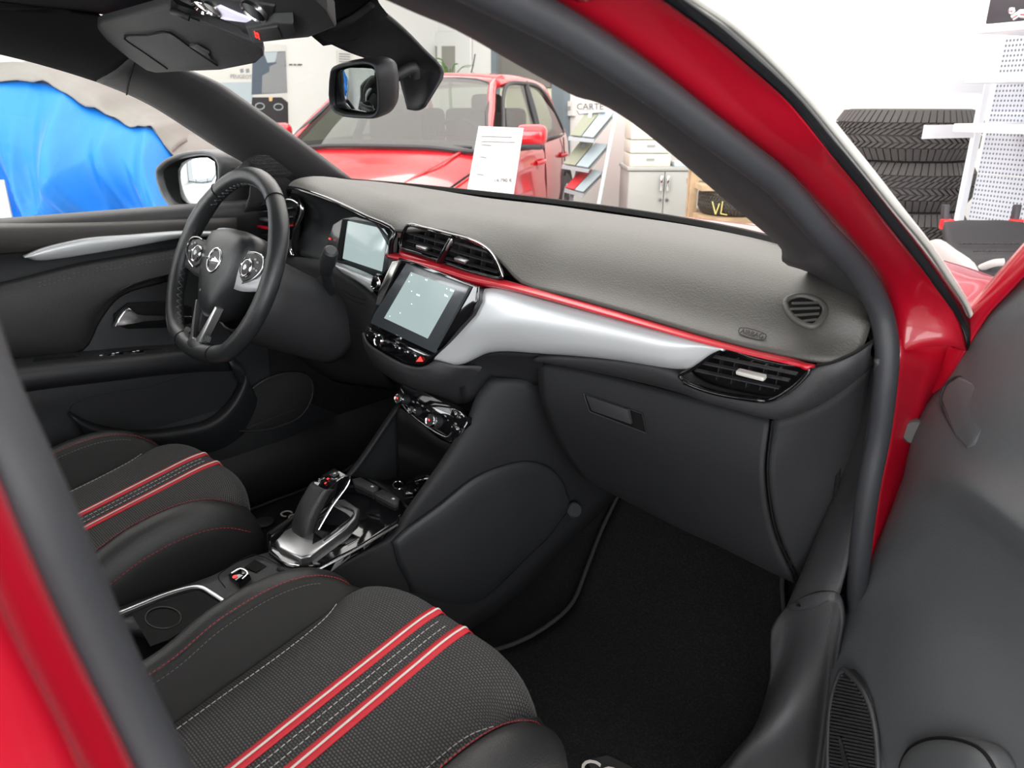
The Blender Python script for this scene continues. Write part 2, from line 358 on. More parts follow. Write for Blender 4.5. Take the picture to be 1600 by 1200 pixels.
pc = PX(1430, 675, .758); lathe('pillar_plug', [(.0, .004), (.014, .004), (.0165, .001), (.0165, -.006)], pc, (.35, -.94, .05), M['plug'], car, 20)
# B pillar next to the camera: red painted flange outside the seal
bo = [(-347, 330), (-207, 590), (-102, 800), (-7, 1010), (73, 1160), (133, 1290)]
bi = [(-177, 330), (-92, 590), (-7, 800), (88, 1003), (163, 1148), (223, 1270)]
surf('centre_pillar', [[PX(*p, .715) for p in bi], [PX(*p, .73)+V((.004, .004, 0)) for p in bi], [PX((p[0]+q[0])/2, (p[1]+q[1])/2, .755) for p, q in zip(bi, bo)], [PX(*p, .775) for p in bo], [PX(*p, .785)+V((0, -.06, 0)) for p in bo]], M['redpaint'], car, 3, 3, .008)
# sill, kick trim and lower pillar cover
so = [(1366, 560), (1364, 600), (1352, 687), (1343, 750), (1333, 812), (1325, 872), (1312, 930), (1300, 1000), (1290, 1080), (1280, 1160), (1268, 1260)]
si = [(1357, 565), (1350, 620), (1330, 690), (1305, 762), (1280, 825), (1258, 880), (1228, 950), (1222, 1030), (1195, 1110), (1150, 1180), (1090, 1260)]
ko = [PX(*p, .728) for p in so]; ki = [PX(*p, x) for p, x in zip(si, (.70, .70, .69, .68, .672, .665, .66, .66, .66, .66, .66))]
mid = [p.lerp(q, .5)+V((.01, -.012, .004)) for p, q in zip(ko, ki)]
surf('kick_trim', [[p+V((.0, .03, 0)) for p in ki][:7], ki[:7], mid[:7], ko[:7]], M['plastic2'], car, 4, 4, .006)
mid2 = [p.lerp(q, .5)+V((.0, -.01, .016)) for p, q in zip(ko, ki)]
surf('sill_trim', [[p+V((-.015, .0, -.05)) for p in ki][6:], ki[6:], mid2[6:], [p.lerp(q, .12)+V((.0, -.006, .01)) for p, q in zip(ko, ki)][6:], ko[6:], [p+V((.01, 0, -.04)) for p in ko][6:]], M['plastic2'], car, 4, 4, .006)
tube('trim_groove', [PX(1320, 905, .705), PX(1300, 930, .70), PX(1282, 945, .692), PX(1262, 950, .685), PX(1245, 945, .68)], .0018, M['dark'], car, 6)
box('trim_screw', PX(1248, 935, .668), (.004, .004, .004), M['chromeb'], car, bevel=.001)
# driver side: pillar trim, roof lining, floor pan
lo = [(-260, 45), (-120, 62), (0, 85), (100, 112), (150, 128), (200, 148), (240, 168), (280, 193), (340, 232), (385, 258), (420, 290)]
hi = [(-160, -40), (-40, -30), (80, 10), (160, 50), (215, 85), (290, 112), (330, 130), (360, 150), (410, 185), (470, 228), (545, 284)]
la = [PL(*p, (-1, 0, .35), .74+.85*.35) for p in lo]; ha = [PL(*p, (-1, 0, .35), .65+.85*.35) for p in hi]
ds = surf('pillar_trim', [[p+V((-.02, .03, 0)) for p in la[4:]], la[4:], [p.lerp(q, .5)+V((.02, -.01, -.004)) for p, q in zip(la, ha)][4:], ha[4:], [p+V((-.02, .03, .0)) for p in ha[4:]]], M['trimcloth'], car, 4, 4, .006)
ds['label'] = 'charcoal trim of the far windscreen pillar'
tube('trim_joint', [la[5]+V((.004, -.004, 0)), la[5].lerp(ha[4], .5)+V((.024, -.014, -.004)), ha[4]], .0016, M['dark'], ds, 6)
sr = la[:5]
surf('side_rail', [[p+V((-.02, .03, 0)) for p in sr], sr, [p.lerp(q, .5)+V((.02, -.01, -.004)) for p, q in zip(la, ha)][:5], ha[:5], [V((-.49, p.y-.02, 1.264)) for p in sr]], M['headliner'], car, 4, 3, .01)
hl = []
for xx, zz in ((-.50, 1.262), (-.35, 1.272), (-.2, 1.285), (0, 1.295), (.2, 1.295), (.42, 1.285), (.57, 1.255)):
    yf = -.12 - .16*(abs(xx)/.6)**2
    hl.append([V((xx, yf, zz-.012)), V((xx, yf-.03, zz)), V((xx, yf-.25, zz+.010)), V((xx, -1.1, zz+.008)), V((xx, -2.0, zz-.03))])
surf('roof_lining', hl, M['headliner'], car, 4, 3, .008, face=(0, -.6, .8))
surf('roof_panel', [[p+V((0, 0, .03)) for p in r] for r in hl], M['redpaint'], car, 3, 3, .006, face=(0, -.6, 3))
# front roof edge seen beside the glass
hdr = [V((x, -.125-.16*(abs(x)/.6)**2, z)) for x, z in ((-.56, 1.225), (-.4, 1.252), (-.2, 1.272), (0, 1.282), (.2, 1.282), (.4, 1.272), (.56, 1.24))]
tube('roof_edge', hdr, .012, M['headliner'], car, 8)
# windscreen
base = [V((-.64, .20, .945)), V((-.45, .25, .942)), V((-.2, .285, .938)), V((0, .295, .936)), V((.2, .285, .934)), V((.42, .235, .932)), V((.62, .11, .935))]
top = [V((p.x*.94, p.y+.006, p.z+.006)) for p in hdr]; top[0].x = -.56; top[-1].x = .56
mids = [a.lerp(b, .5)+V((0, .012, .016)) for a, b in zip(base, top)]
wsg = surf('windscreen', [base, mids, top], M['wsglass'], car, 3, 6, 0)
wsg['label'] = 'clear curved windscreen glass'
tube('windscreen_edge', [p+V((0, -.004, .003)) for p in base], .009, M['dark'], car, 6)
# cowl, bonnet and front wings beyond the glass
bon = []
for xx in (-.74, -.6, -.3, 0, .3, .6, .74):
    e = (abs(xx)/.74)**4
    bon.append([V((xx, .30-.10*(xx/.74)**2, .905-.04*e)), V((xx, .55, .90-.05*e)), V((xx, .85, .83-.06*e)), V((xx, 1.08, .72-.06*e)), V((xx*.96, 1.2, .55)), V((xx*.95, 1.22, .3))])
surf('bonnet', bon, M['redpaint'], car, 3, 3, .004, face=(0, .5, 4))
for sd in (1, -1):
    surf('front_wing', [[V((sd*.742, y, zt)), V((sd*.775, y, zt-.05)), V((sd*.80, y, .62)), V((sd*.80, y, zb)), V((sd*.76, y, zb-.04))] for y, zt, zb in ((.13, .868, .30), (.30, .862, .32), (.42, .855, .56), (.56, .84, .64), (.72, .82, .64), (.86, .79, .55), (.98, .75, .36), (1.14, .66, .30))], M['redpaint'], car, 3, 3, .006, face=(sd*4, .6, .6))
    fw_ = lathe('front_wheel', [(.12, .06), (.26, .07), (.285, .04), (.285, -.10), (.25, -.11), (.1, -.11)], V((sd*.72, .64, .285)), (sd, 0, 0), M['rubber'], car, 28)
    lathe('wheel_disc', [(0, .055), (.05, .06), (.12, .045), (.175, .07), (.2, .06)], V((sd*.72, .64, .285)), (sd, 0, 0), M['alu'], fw_, 24)
_rr = [PS(930, -70, .03), V((.640, -.52, 1.238)), V((.625, -.58, 1.258)), V((.60, -.75, 1.278)), V((.59, -1.1, 1.285)), V((.57, -1.6, 1.27)), V((.55, -2.0, 1.24))]
surf('roof_side', [_rr, [V((p.x-.05, p.y, p.z+.045-.03*i_)) for p, i_ in zip(_rr, (1, .5, .3, 0, 0, 0, 0))], [V((.44, max(p.y, -2.0)+(.10 if p.y > -.6 else 0), 1.318-.0*p.y)) for p in _rr]], M['redpaint'], car, 3, 3, .006, face=(1, -.6, 4))
tube('roof_rail', [PS(930, -70, .03), V((.640, -.52, 1.238)), V((.625, -.58, 1.258)), V((.60, -.75, 1.278)), V((.59, -1.1, 1.285)), V((.57, -1.6, 1.27)), V((.55, -2.0, 1.24))], .030, M['redpaint'], car, 10)
surf('windscreen_header', [[p+V((0, -.01, .03)) for p in [r[0] for r in hl]], [r[0]+V((0, .02, .012)) for r in hl]], M['redpaint'], car, 3, 2, .004, face=(0, 1, 3))
# floor pan and toe board carpet
fl = []
for xx in (-.70, -.3, 0, .3, .69):
    fl.append([V((xx, -2.0, .19)), V((xx, -.9, .17)), V((xx, -.2, .17)), V((xx, .14, .18)), V((xx, .36, .30)), V((xx, .48, .52)), V((xx, .5, .72))])
surf('floor_carpet', fl, M['carpet'], car, 3, 4, .01, face=(0, -.6, 2))
box('rocker', (.79, -.62, .15), (.09, .5, .10), M['redpaint'], car, bevel=.03)
box('rocker', (-.80, -.6, .22), (.10, 2.6, .14), M['redpaint'], car, bevel=.03)
surf('sill_cover', [[V((-.76, y, .30)), V((-.71, y, .325)), V((-.665, y, .30)), V((-.64, y, .24)), V((-.635, y, .17))] for y in (-2.0, -.8, -.2, .1, .3, .5)], M['plastic'], car, 3, 4, .006, face=(0, -.4, 1.5))
surf('footwell_side', [[V((-.69, y, .18)), V((-.69, y, .5)), V((-.68, y, .78))] for y in (-.02, .2, .46)], M['carpet'], car, 3, 3, .006, face=(0, -.4, .6))
surf('footwell_side', [[V((.69, y, .18)), V((.69, y, .5)), V((.68, y, .72))] for y in (.06, .2, .52)], M['carpet'], car, 3, 3, .006, face=(0, -.4, .6))
surf('bulkhead', [[V((x, .47, .3)), V((x, .5, .6)), V((x, .46, .78))] for x in (-.66, 0, .66)], M['dark'], car, 3, 3, .01, face=(0, -.4, .6))
# rear shell so the cabin is closed behind
surf('rear_panel', [[V((x, -2.0, .2)), V((x, -2.02, .7)), V((x, -1.95, .95))] for x in (-.72, 0, .72)], M['redpaint'], car, 3, 3, .02, face=(0, -.5, .7))
surf('side_panel', [[V((.76, y, .25)), V((.77, y, .6)), V((.74, y, .88))] for y in (-2.0, -1.4, -.86)], M['redpaint'], car, 3, 3, .02, face=(2, -1, .7))
surf('side_panel', [[V((-.74, y, .25)), V((-.76, y, .6)), V((-.74, y, .90))] for y in (-2.0, -1.4, -.86)], M['plastic'], car, 3, 3, .02, face=(0, -1, .7))
tube('far_centre_pillar', [V((-.72, -.86, .88)), V((-.68, -.9, 1.05)), V((-.64, -.95, 1.2))], .035, M['headliner'], car, 8)
# ================================================================== dashboard
dash = thing('dashboard', 'charcoal dashboard with red and silver trim strips, touchscreen and air vents', 'dashboard')
# --- soft top pad: stations across the car, each from the glass to the front edge
st = [
 # X,   back(Y,Z)      crest(Y,Z)     front(Y,Z)     lip(Y,Z)
 (-.68, (.16, .892), (.11, .896), (.07, .888), (.06, .870)),
 (-.60, (.18, .905), (.11, .912), (.055, .908), (.045, .89)),
 (-.565, (.19, .925), (.10, .944), (.02, .948), (.008, .938)),
 (-.53, (.20, .933), (.09, .962), (.0, .966), (-.012, .955)),
 (-.46, (.22, .938), (.08, .972), (-.024, .974), (-.038, .963)),
 (-.36, (.24, .940), (.07, .972), (-.045, .973), (-.060, .963)),
 (-.26, (.25, .940), (.06, .966), (-.052, .963), (-.068, .954)),
 (-.17, (.25, .940), (.06, .957), (-.050, .945), (-.066, .936)),
 (-.10, (.25, .940), (.07, .947), (-.040, .926), (-.052, .914)),
 (0.0, (.26, .939), (.08, .946), (-.030, .933), (-.045, .927)),
 (.10, (.25, .939), (.08, .945), (-.028, .925), (-.042, .918)),
 (.16, (.25, .938), (.08, .943), (-.032, .905), (-.045, .896)),
 (.21, (.245, .938), (.08, .940), (-.030, .880), (-.046, .868)),
 (.30, (.235, .938), (.08, .939), (-.025, .876), (-.047, .864)),
 (.42, (.205, .938), (.07, .936), (-.022, .871), (-.048, .859)),
 (.54, (.155, .937), (.05, .930), (-.022, .865), (-.048, .852)),
 (.63, (.10, .933), (.03, .922), (-.02, .868), (-.046, .849)),
 (.685, (.05, .922), (.01, .908), (-.012, .873), (-.038, .850)),
 (.712, (.04, .895), (.02, .890), (.0, .872), (-.015, .853)),
]
rows = [[V((x, *a)), V((x, a[0]*.6+b[0]*.4, (a[1]+b[1])/2+.004)), V((x, *b)), V((x, b[0]*.45+c[0]*.55, b[1]*.5+c[1]*.5+.008)), V((x, *c)), V((x, *d))] for x, a, b, c, d in st]
pad = surf('top_pad', rows, M['pad'], dash, 4, 3, .006, face=(.3, -.6, 2)); pad['label'] = 'grey grained soft dashboard top'
# --- cluster recess: hood underside, dark side cheeks, display
lipp = [V((x, *d)) for x, a, b, c, d in st][1:9]
LIPS = [V((x, d[0]+.002, d[1]-.003)) for x, a_, b_, c_, d in st if -.57 < x < -.09] + [PY(612, 376, -.055), PY(610, 400, -.052)]
hood = tube('hood_edge', LIPS, .0048, M['gloss'], dash, 8); hood['label'] = 'gloss black edge of the instrument hood'
surf('cluster_recess', [
  [V((-.555, .008, .940)), V((-.42, -.046, .960)), V((-.28, -.064, .953)), V((-.17, -.062, .932)), PY(607, 374, -.054)],
  [PY(466, 310, .05), PY(510, 322, .02), PY(550, 335, .02), PY(582, 350, .015), PY(606, 378, -.02)],
  [PY(470, 350, .06), PY(505, 362, .05), PY(540, 375, .05), PY(580, 390, .05), PY(608, 405, .02)],
  [PY(462, 395, .02), PY(500, 410, .02), PY(530, 420, .03), PY(570, 440, .03), PY(606, 450, .0)]], M['plastic'], dash, 5, 5, .004)
cn, cdv = V((0, 1, -.22)), 0.0
def PC(x, y, off=0): return PL(x, y, cn, -.005+off-.22*.86)
cl = prism('instrument_panel', [PC(537, 339), PC(556, 339), PC(604, 351), PC(609, 362), PC(606, 420), PC(594, 431), PC(585, 433), PC(510, 404), PC(505, 396), PC(520, 350)], .02, M['screenglass'], dash, .003); cl['label'] = 'glass-fronted digital instrument display'
prism('display', [PC(543, 345, -.003), PC(598, 357, -.003), PC(604, 366, -.003), PC(595, 424, -.003), PC(535, 404, -.003)], .003, M['screen'], cl, .001)
box('warning_icon', PC(515, 373, -.004), (.006, .002, .004), M['iconred'], cl, bevel=.001)
prism('divider', [PC(535, 342, -.004), PC(543, 343, -.004), PC(532, 408, -.004), PC(524, 405, -.004)], .003, M['dark'], cl)
# chrome sweep under the cluster and the start button
surf('cluster_sill', [[PY(520, 408, -.03), PY(545, 415, -.035), PY(575, 427, -.04), PY(594, 437, -.045)], [PY(524, 416, -.05), PY(545, 424, -.055), PY(570, 437, -.055), PY(586, 450, -.055)], [PY(535, 428, -.05), PY(555, 438, -.055), PY(570, 448, -.055), PY(581, 458, -.05)]], M['silver'], dash, 4, 3, .004)
sb = lathe('start_button', [(0, .004), (.011, .004), (.012, .002), (.012, -.006)], PY(588, 441, -.06), (-.25, -.9, .35), M['gloss'], dash, 20)
lathe('button_ring', [(.0125, .001), (.0145, .004), (.016, .001), (.016, -.006)], PY(588, 441, -.06), (-.25, -.9, .35), M['chromeb'], sb, 24)
# --- red accent strip
ru = [(607, 393), (640, 399), (700, 413), (745, 427), (790, 438), (870, 460), (950, 482), (1025, 504), (1100, 526), (1180, 547), (1245, 562), (1268, 571)]
rl_ = [(608, 404), (640, 413), (700, 431), (745, 446), (790, 453), (870, 473), (950, 496), (1025, 516), (1100, 537), (1180, 556), (1245, 570), (1268, 575)]
a = [PY(*p, -.046) for p in ru]; b = [PY(*p, -.058) for p in rl_]; mids_ = [p.lerp(q, .45)+V((0, -.016, .001)) for p, q in zip(a, b)]; mids_[-1] = a[-1].lerp(b[-1], .5)+V((0, -.006, 0)); mids_[0] = a[0].lerp(b[0], .5)+V((0, -.008, 0))
rs = surf('accent_strip', [[p+V((0, .012, -.004)) for p in a], a, mids_, b, [p+V((0, .012, -.002)) for p in b]], M['redgloss'], dash, 4, 3, .003); rs['label'] = 'glossy red strip across the dashboard'
shelf_u = [(624, 388), (650, 396), (690, 408), (735, 422), (783, 435)]
surf('vent_shelf', [[PY(*p, -.035) for p in shelf_u], [PY(x, y+6, -.054) for x, y in shelf_u], [PY(x+2, y+12, -.058) for x, y in shelf_u]], M['redgloss'], dash, 4, 3, .003)
# --- silver panel
tp = [(748, 452), (776, 452), (830, 465), (900, 484), (1000, 511), (1085, 533), (1129, 545)]
bt = [(672, 561), (715, 570), (765, 551), (850, 553), (950, 561), (1050, 576), (1076, 577)]
yt = [-.062, -.06, -.058, -.058, -.058, -.058, -.058]; yb = [-.10, -.075, -.055, -.045, -.04, -.04, -.042]
a = [PY(*p, y) for p, y in zip(tp, yt)]; b = [PY(*p, y) for p, y in zip(bt, yb)]
bul = [.0, .010, .018, .02, .018, .014, .004]
r1 = [p.lerp(q, .3)+V((0, -k*.8, .002)) for p, q, k in zip(a, b, bul)]; r2 = [p.lerp(q, .65)+V((0, -k, 0)) for p, q, k in zip(a, b, bul)]
sv = surf('silver_panel', [[p+V((0, .01, 0)) for p in a], a, r1, r2, b, [p+V((0, .02, .004)) for p in b]], M['silver'], dash, 5, 4, .004); sv['label'] = 'satin silver trim panel sweeping to the passenger vent'
# --- touchscreen tower
sn = V((0, 1, -.27))
def PSn(x, y, off=0): return PL(x, y, sn, -.088+off-.27*.80)
tw = prism('screen_surround', [PSn(*p) for p in ((622, 402), (648, 410), (748, 447), (747, 470), (735, 492), (672, 558), (660, 570), (648, 572), (632, 568), (600, 551), (575, 534), (568, 524), (572, 508), (600, 452))], .05, M['gloss'], dash, .004, seg=3); tw['label'] = 'piano black surround of the touchscreen'
side = prism('surround_cheek', [PSn(*p, -.003) for p in ((612, 408), (626, 406), (603, 452), (592, 478), (586, 476), (590, 455))], .02, M['chrome'], tw, .003)
gl = prism('touchscreen', [PSn(*p, -.006) for p in ((634, 411), (734, 447), (727, 460), (676, 551), (578, 505), (584, 492))], .008, M['screenglass'], dash, .002); gl['label'] = 'lit touchscreen with reflection painted into its pale display'
prism('display', [PSn(*p, -.0066) for p in ((642, 425), (712, 451), (668, 529), (600, 497))], .001, M['screen'], gl)
sx = (PSn(734, 447)-PSn(634, 411)).normalized(); snn = V((0, -1, .27)).normalized()
for s_, x_, y_, z_ in (('10:41', 706, 454, .0045), ('2 km', 697, 462, .0045), ('11:46', 653, 461, .004), ('1', 667, 438, .004)):
    text('display_text', s_, PSn(x_, y_, -.0072), sx, snn, z_, M['iconwhite'], gl)
for x_, y_ in ((643, 430), (639, 440), (643, 455), (665, 437), (698, 451), (643, 475), (625, 489), (609, 494)):
    box('display_icon', PSn(x_, y_, -.0072), (.002, .0006, .002), M['iconwhite'], gl, bevel=.0006)
# control strip under the screen
strip = prism('control_strip', [PSn(*p, -.003) for p in ((573, 511), (600, 524), (671, 556), (658, 568), (640, 567), (600, 548), (574, 529))], .004, M['gloss'], dash, .001)
kn = lathe('volume_knob', [(0, .018), (.0085, .018), (.0105, .016), (.011, .0), (.011, -.004)], PSn(603, 533, -.003), snn, M['gloss'], dash, 24)
lathe('knob_ring', [(.0085, .0175), (.0095, .0195), (.0112, .0175), (.0112, .014)], PSn(603, 533, -.003), snn, M['chromeb'], kn, 24)
for (x0, y0, x1, y1) in ((577, 520, 590, 526), (614, 541, 627, 547), (629, 548, 640, 553), (641, 554, 652, 559)):
    a_, b_ = PSn(x0, y0, -.005), PSn(x1, y1, -.005); bar('key', a_, b_, .004, .010, M['gloss'], strip, (0, .27, 1), .001)
for x_, y_ in ((579, 514), (574, 524), (586, 536), (618, 543), (633, 550)): box('key_icon', PSn(x_, y_, -.007), (.003, .0006, .003), M['whitedim'], strip, bevel=.0006)
prism('hazard_triangle', [PSn(650, 565, -.008), PSn(660, 565, -.008), PSn(656, 557, -.008)], .002, M['iconred'], strip)
# --- stack under the screen: chin, then hollow and climate panel
surf('stack_chin', [
  [PY(566, 520, -.11), PY(572, 535, -.118), PY(600, 554, -.122), PY(634, 571, -.122), PY(660, 574, -.115), PY(680, 563, -.10)],
  [PY(566, 528, -.10), PY(574, 547, -.115), PY(602, 568, -.122), PY(640, 588, -.12), PY(680, 590, -.10), PY(720, 572, -.07)],
  [PY(570, 545, -.08), PY(582, 565, -.09), PY(612, 588, -.095), PY(660, 608, -.09), PY(705, 612, -.06), PY(760, 575, -.03)],
  [PY(580, 560, -.02), PY(595, 580, -.03), PY(625, 600, -.03), PY(675, 622, -.03), PY(715, 636, -.03), PY(790, 600, .0)]], M['plastic2'], dash, 5, 4, .004)
surf('stack_shoulder', [[PY(700, 566, -.06), PY(760, 552, -.045), PY(800, 552, -.035), PY(850, 556, -.028)], [PY(712, 590, -.055), PY(765, 578, -.03), PY(805, 575, -.015), PY(848, 572, -.005)], [PY(725, 630, -.05), PY(775, 615, -.02), PY(815, 605, .01), PY(852, 600, .02)]], M['lower'], dash, 4, 4, .004)
# --- centre vents
def ring(nm, pts, r, m, par, k=4): return tube(nm, pts, r, m, par, 8, True, k)
vo = [(627, 385), (631, 362), (638, 352), (660, 356), (700, 366), (742, 378), (764, 392), (776, 410), (785, 433), (750, 428), (700, 412), (650, 395)]
cv = empty('centre_vent'); cv.parent = dash
ring('vent_frame', [PY(*p, -.05) for p in vo], .0035, M['gloss'], cv)
prism('vent_cavity', [PY(*p, -.02) for p in vo], .02, M['dark'], cv)
tube('vent_brightwork', [PY(*p, -.056) for p in vo[2:9]], .0016, M['chromeb'], cv, 6)
for x0, y0, x1, y1 in ((640, 364, 699, 381), (638, 375, 696, 392), (636, 385, 690, 401), (708, 378, 764, 394), (703, 390, 772, 410), (697, 403, 778, 425)):
    bar('vent_slat', PY(x0, y0, -.042), PY(x1, y1, -.042), .007, .0018, M['plastic2'], cv, (0, -.25, 1))
for x0, y0, x1, y1 in ((652, 358, 648, 392), (668, 362, 664, 397), (684, 366, 680, 402), (722, 377, 718, 414), (740, 383, 736, 420), (757, 392, 754, 425)):
    bar('vent_vane', PY(x0, y0, -.030), PY(x1, y1, -.030), .010, .0012, M['plastic'], cv, (1, 0, 0))
bar('vent_divider', PY(706, 374, -.055), PY(686, 411, -.058), .012, .006, M['gloss'], cv, (1, -.4, 0), .002)
bar('divider_cap', PY(706, 374, -.062), PY(697, 391, -.062), .003, .004, M['alu'], cv, (1, -.4, 0), .001)
for x0, y0, x1, y1 in ((653, 384, 669, 389), (713, 403, 730, 409)): bar('vent_tab', PY(x0, y0, -.052), PY(x1, y1, -.052), .012, .006, M['alu'], cv, (0, -.2, 1), .002)
# --- passenger vent
po = [(1131, 547), (1180, 560), (1225, 570), (1264, 577), (1250, 596), (1231, 611), (1212, 622), (1190, 626), (1140, 618), (1100, 607), (1062, 588), (1080, 577)]
pv = empty('passenger_vent'); pv.parent = dash
prism('vent_cavity', [PY(*p, -.012) for p in po], .02, M['dark'], pv)
ring('vent_frame', [PY(*p, -.045) for p in po], .003, M['gloss'], pv)
surf('vent_bezel', [[PY(*p, -.045) for p in po[4:12]], [PY(x, y-5, -.014) for x, y in po[4:12]]], M['gloss'], pv, 3, 2, .002)
for x0, y0, x1, y1 in ((1112, 556, 1246, 584), (1099, 567, 1234, 594), (1087, 578, 1218, 606)):
    bar('vent_slat', PY(x0, y0, -.036), PY(x1, y1, -.036), .006, .0018, M['plastic2'], pv, (0, -.2, 1))
for x0, y0, x1, y1 in ((1130, 556, 1122, 592), (1152, 560, 1145, 598), (1175, 564, 1168, 604), (1198, 569, 1190, 608), (1220, 574, 1213, 610)):
    bar('vent_vane', PY(x0, y0, -.022), PY(x1, y1, -.022), .010, .0012, M['plastic'], pv, (1, 0, 0))
bar('vent_tab', PY(1152, 580, -.046), PY(1196, 591, -.046), .010, .006, M['brightmould'], pv, (0, -.2, 1), .002)
surf('vent_lip', [[PY(1066, 592, -.05), PY(1100, 605, -.052), PY(1140, 614, -.052), PY(1195, 622, -.05)], [PY(1068, 596, -.056), PY(1100, 609, -.058), PY(1140, 619, -.058), PY(1195, 626, -.055)]], M['gloss'], pv, 4, 2, .004)
# --- soft lower fascia round the vent
fu = [(845, 554), (950, 562), (1047, 580), (1092, 607), (1137, 620), (1197, 629), (1234, 613), (1268, 577), (1320, 560), (1366, 532)]
flo = [(838, 563), (960, 588), (1060, 613), (1110, 628), (1160, 641), (1213, 655), (1262, 641), (1312, 611), (1345, 585), (1368, 562)]
yu = [-.035, -.038, -.042, -.045, -.045, -.045, -.044, -.042, -.03, .0]; yl = [-.01, -.008, -.01, -.012, -.012, -.012, -.012, -.008, .0, .015]
a = [PY(*p, y) for p, y in zip(fu, yu)]; b = [PY(*p, y) for p, y in zip(flo, yl)]
surf('lower_fascia', [[p+V((0, .02, .004)) for p in a], a, [p.lerp(q, .45)+V((0, -.012, -.002)) for p, q in zip(a, b)], b, [p+V((0, .03, .0)) for p in b]], M['plastic2'], dash, 4, 4, .004)
tube('pad_seam', [PY(1269, 574, -.044), PY(1300, 567, -.04), PY(1335, 553, -.022), PY(1366, 532, .0)], .0012, M['dark'], dash, 6)
# --- glovebox lid
gt = [(839, 566), (900, 576), (960, 590), (1060, 616), (1120, 632), (1170, 645), (1202, 655)]
g2 = [(845, 625), (900, 640), (960, 655), (1050, 690), (1110, 705), (1160, 720), (1192, 735)]
g3 = [(872, 692), (925, 712), (975, 735), (1050, 770), (1110, 795), (1165, 815), (1205, 828)]
g4 = [(905, 742), (960, 772), (1000, 792), (1060, 823), (1120, 850), (1180, 880), (1238, 908)]
def GY(p, y): return PY(p[0], p[1], y)
gb = surf('glovebox_lid', [[GY(p, .02) for p in gt], [GY(p, .0) for p in gt], [GY(p, -.012) for p in g2], [GY(p, .015) for p in g3], [GY(p, .06) for p in g4], [GY(p, .10) for p in g4]], M['lower'], dash, 4, 5, .006)
gb['label'] = 'large black glovebox lid with recessed latch'
bz = [GY(p, -.014) for p in ((912, 615), (1003, 646), (1010, 677), (921, 643))]
prism('latch_recess', [p+V((0, .002, 0)) for p in bz], .001, M['dark'], gb)
tube('latch_bezel', bz+[bz[0]], .0008, M['plastic2'], gb, 6, k=1)
prism('latch_flap', [GY(p, -.019) for p in ((915, 618), (980, 640), (985, 663), (924, 642))], .006, M['plastic2'], gb, .001)
# right end of the dash beside the glovebox
prism_pts = [(1206, 655), (1258, 642), (1310, 612), (1362, 570), (1360, 620), (1340, 690), (1310, 770), (1280, 840), (1250, 905), (1242, 908), (1214, 828), (1200, 735)]
surf('end_panel', [[PY(1207, 656, .0), PY(1262, 640, .01), PY(1315, 608, .02), PY(1366, 560, .03)], [PY(1201, 735, .0), PY(1250, 730, .03), PY(1300, 715, .05), PY(1350, 680, .06)], [PY(1215, 828, .03), PY(1255, 825, .05), PY(1290, 815, .07), PY(1325, 790, .08)], [PY(1247, 900, .07), PY(1262, 900, .08), PY(1285, 895, .09), PY(1305, 880, .10)]], M['lower'], dash, 4, 5, .006)
tube('end_groove', [PY(1207, 657, -.004), PY(1199, 735, -.006), PY(1212, 828, .022), PY(1246, 906, .066)], .0014, M['dark'], dash, 6)
# demister outlet on the pad corner
dn = V((.25, -.55, 1.0)); dcp = PZ(1258, 485, .897)
def PDm(x, y, o=0): return PL(x, y, dn, dn.dot(dcp)+o)
dv_ = empty('demister_outlet'); dv_.parent = dash
dr = [(1228, 470), (1250, 462), (1278, 470), (1289, 482), (1284, 498), (1270, 510), (1248, 503), (1232, 488)]
ring('outlet_rim', [PDm(*p, .002) for p in dr], .0038, M['pad'], dv_)
prism('outlet_cavity', [PDm(*p, .0025) for p in dr], .006, M['dark'], dv_)
for x0, y0, x1, y1 in ((1237, 474, 1278, 473), (1234, 483, 1281, 481), (1240, 493, 1280, 490), (1252, 502, 1277, 499)):
    bar('outlet_slat', PDm(x0, y0, .005), PDm(x1, y1, .005), .003, .0012, M['pad'], dv_, dn)
# embossed airbag mark
an = V((0, -.82, .57)); ac = PY(1175, 521, -.031)
def PA(x, y, o=0): return PL(x, y, an, an.dot(ac)+o)
oval = [PA(x, y, .0015) for x, y in ((1157, 512), (1192, 520), (1197, 524), (1194, 531), (1158, 523), (1154, 518))]
M['emboss'] = mat('embossed_vinyl', (.022, .021, .02), .6)
ab = empty('airbag_mark'); ab.parent = dash
tube('mark_outline', oval, .0006, M['emboss'], ab, 6, True, 3)
text('mark_lettering', 'AIRBAG', PA(1175, 521.5, .0015), PA(1192, 526)-PA(1160, 518), an, .0088, M['emboss'], ab)
# --- far (driver) vent
dvx = empty('driver_vent'); dvx.parent = dash
fo = [(383, 352), (384, 340), (400, 325), (425, 315), (455, 312), (466, 318), (464, 335), (455, 355), (452, 372), (425, 378), (395, 368), (385, 360)]
ring('vent_frame', [PY(*p, -.0) for p in fo], .004, M['gloss'], dvx)
prism('vent_cavity', [PY(*p, .02) for p in fo], .01, M['dark'], dvx)
tube('vent_brightwork', [PY(x, y, -.006) for x, y in fo[1:6]], .002, M['chromeb'], dvx, 6)
for x0, y0, x1, y1 in ((398, 332, 462, 324), (400, 341, 462, 338), (392, 366, 450, 366)): bar('vent_slat', PY(x0, y0, .004), PY(x1, y1, .004), .016, .003, M['plastic2'], dvx)
bar('vent_tab', PY(408, 342, -.004), PY(424, 345, -.004), .012, .007, M['alu'], dvx, bevel=.002)
bar('vent_accent', PY(382, 350, -.006), PY(424, 357, -.006), .01, .007, M['redgloss'], dvx, bevel=.002)
bar('vent_accent_tip', PY(447, 357, -.006), PY(456, 352, -.006), .01, .004, M['redgloss'], dvx, bevel=.001)
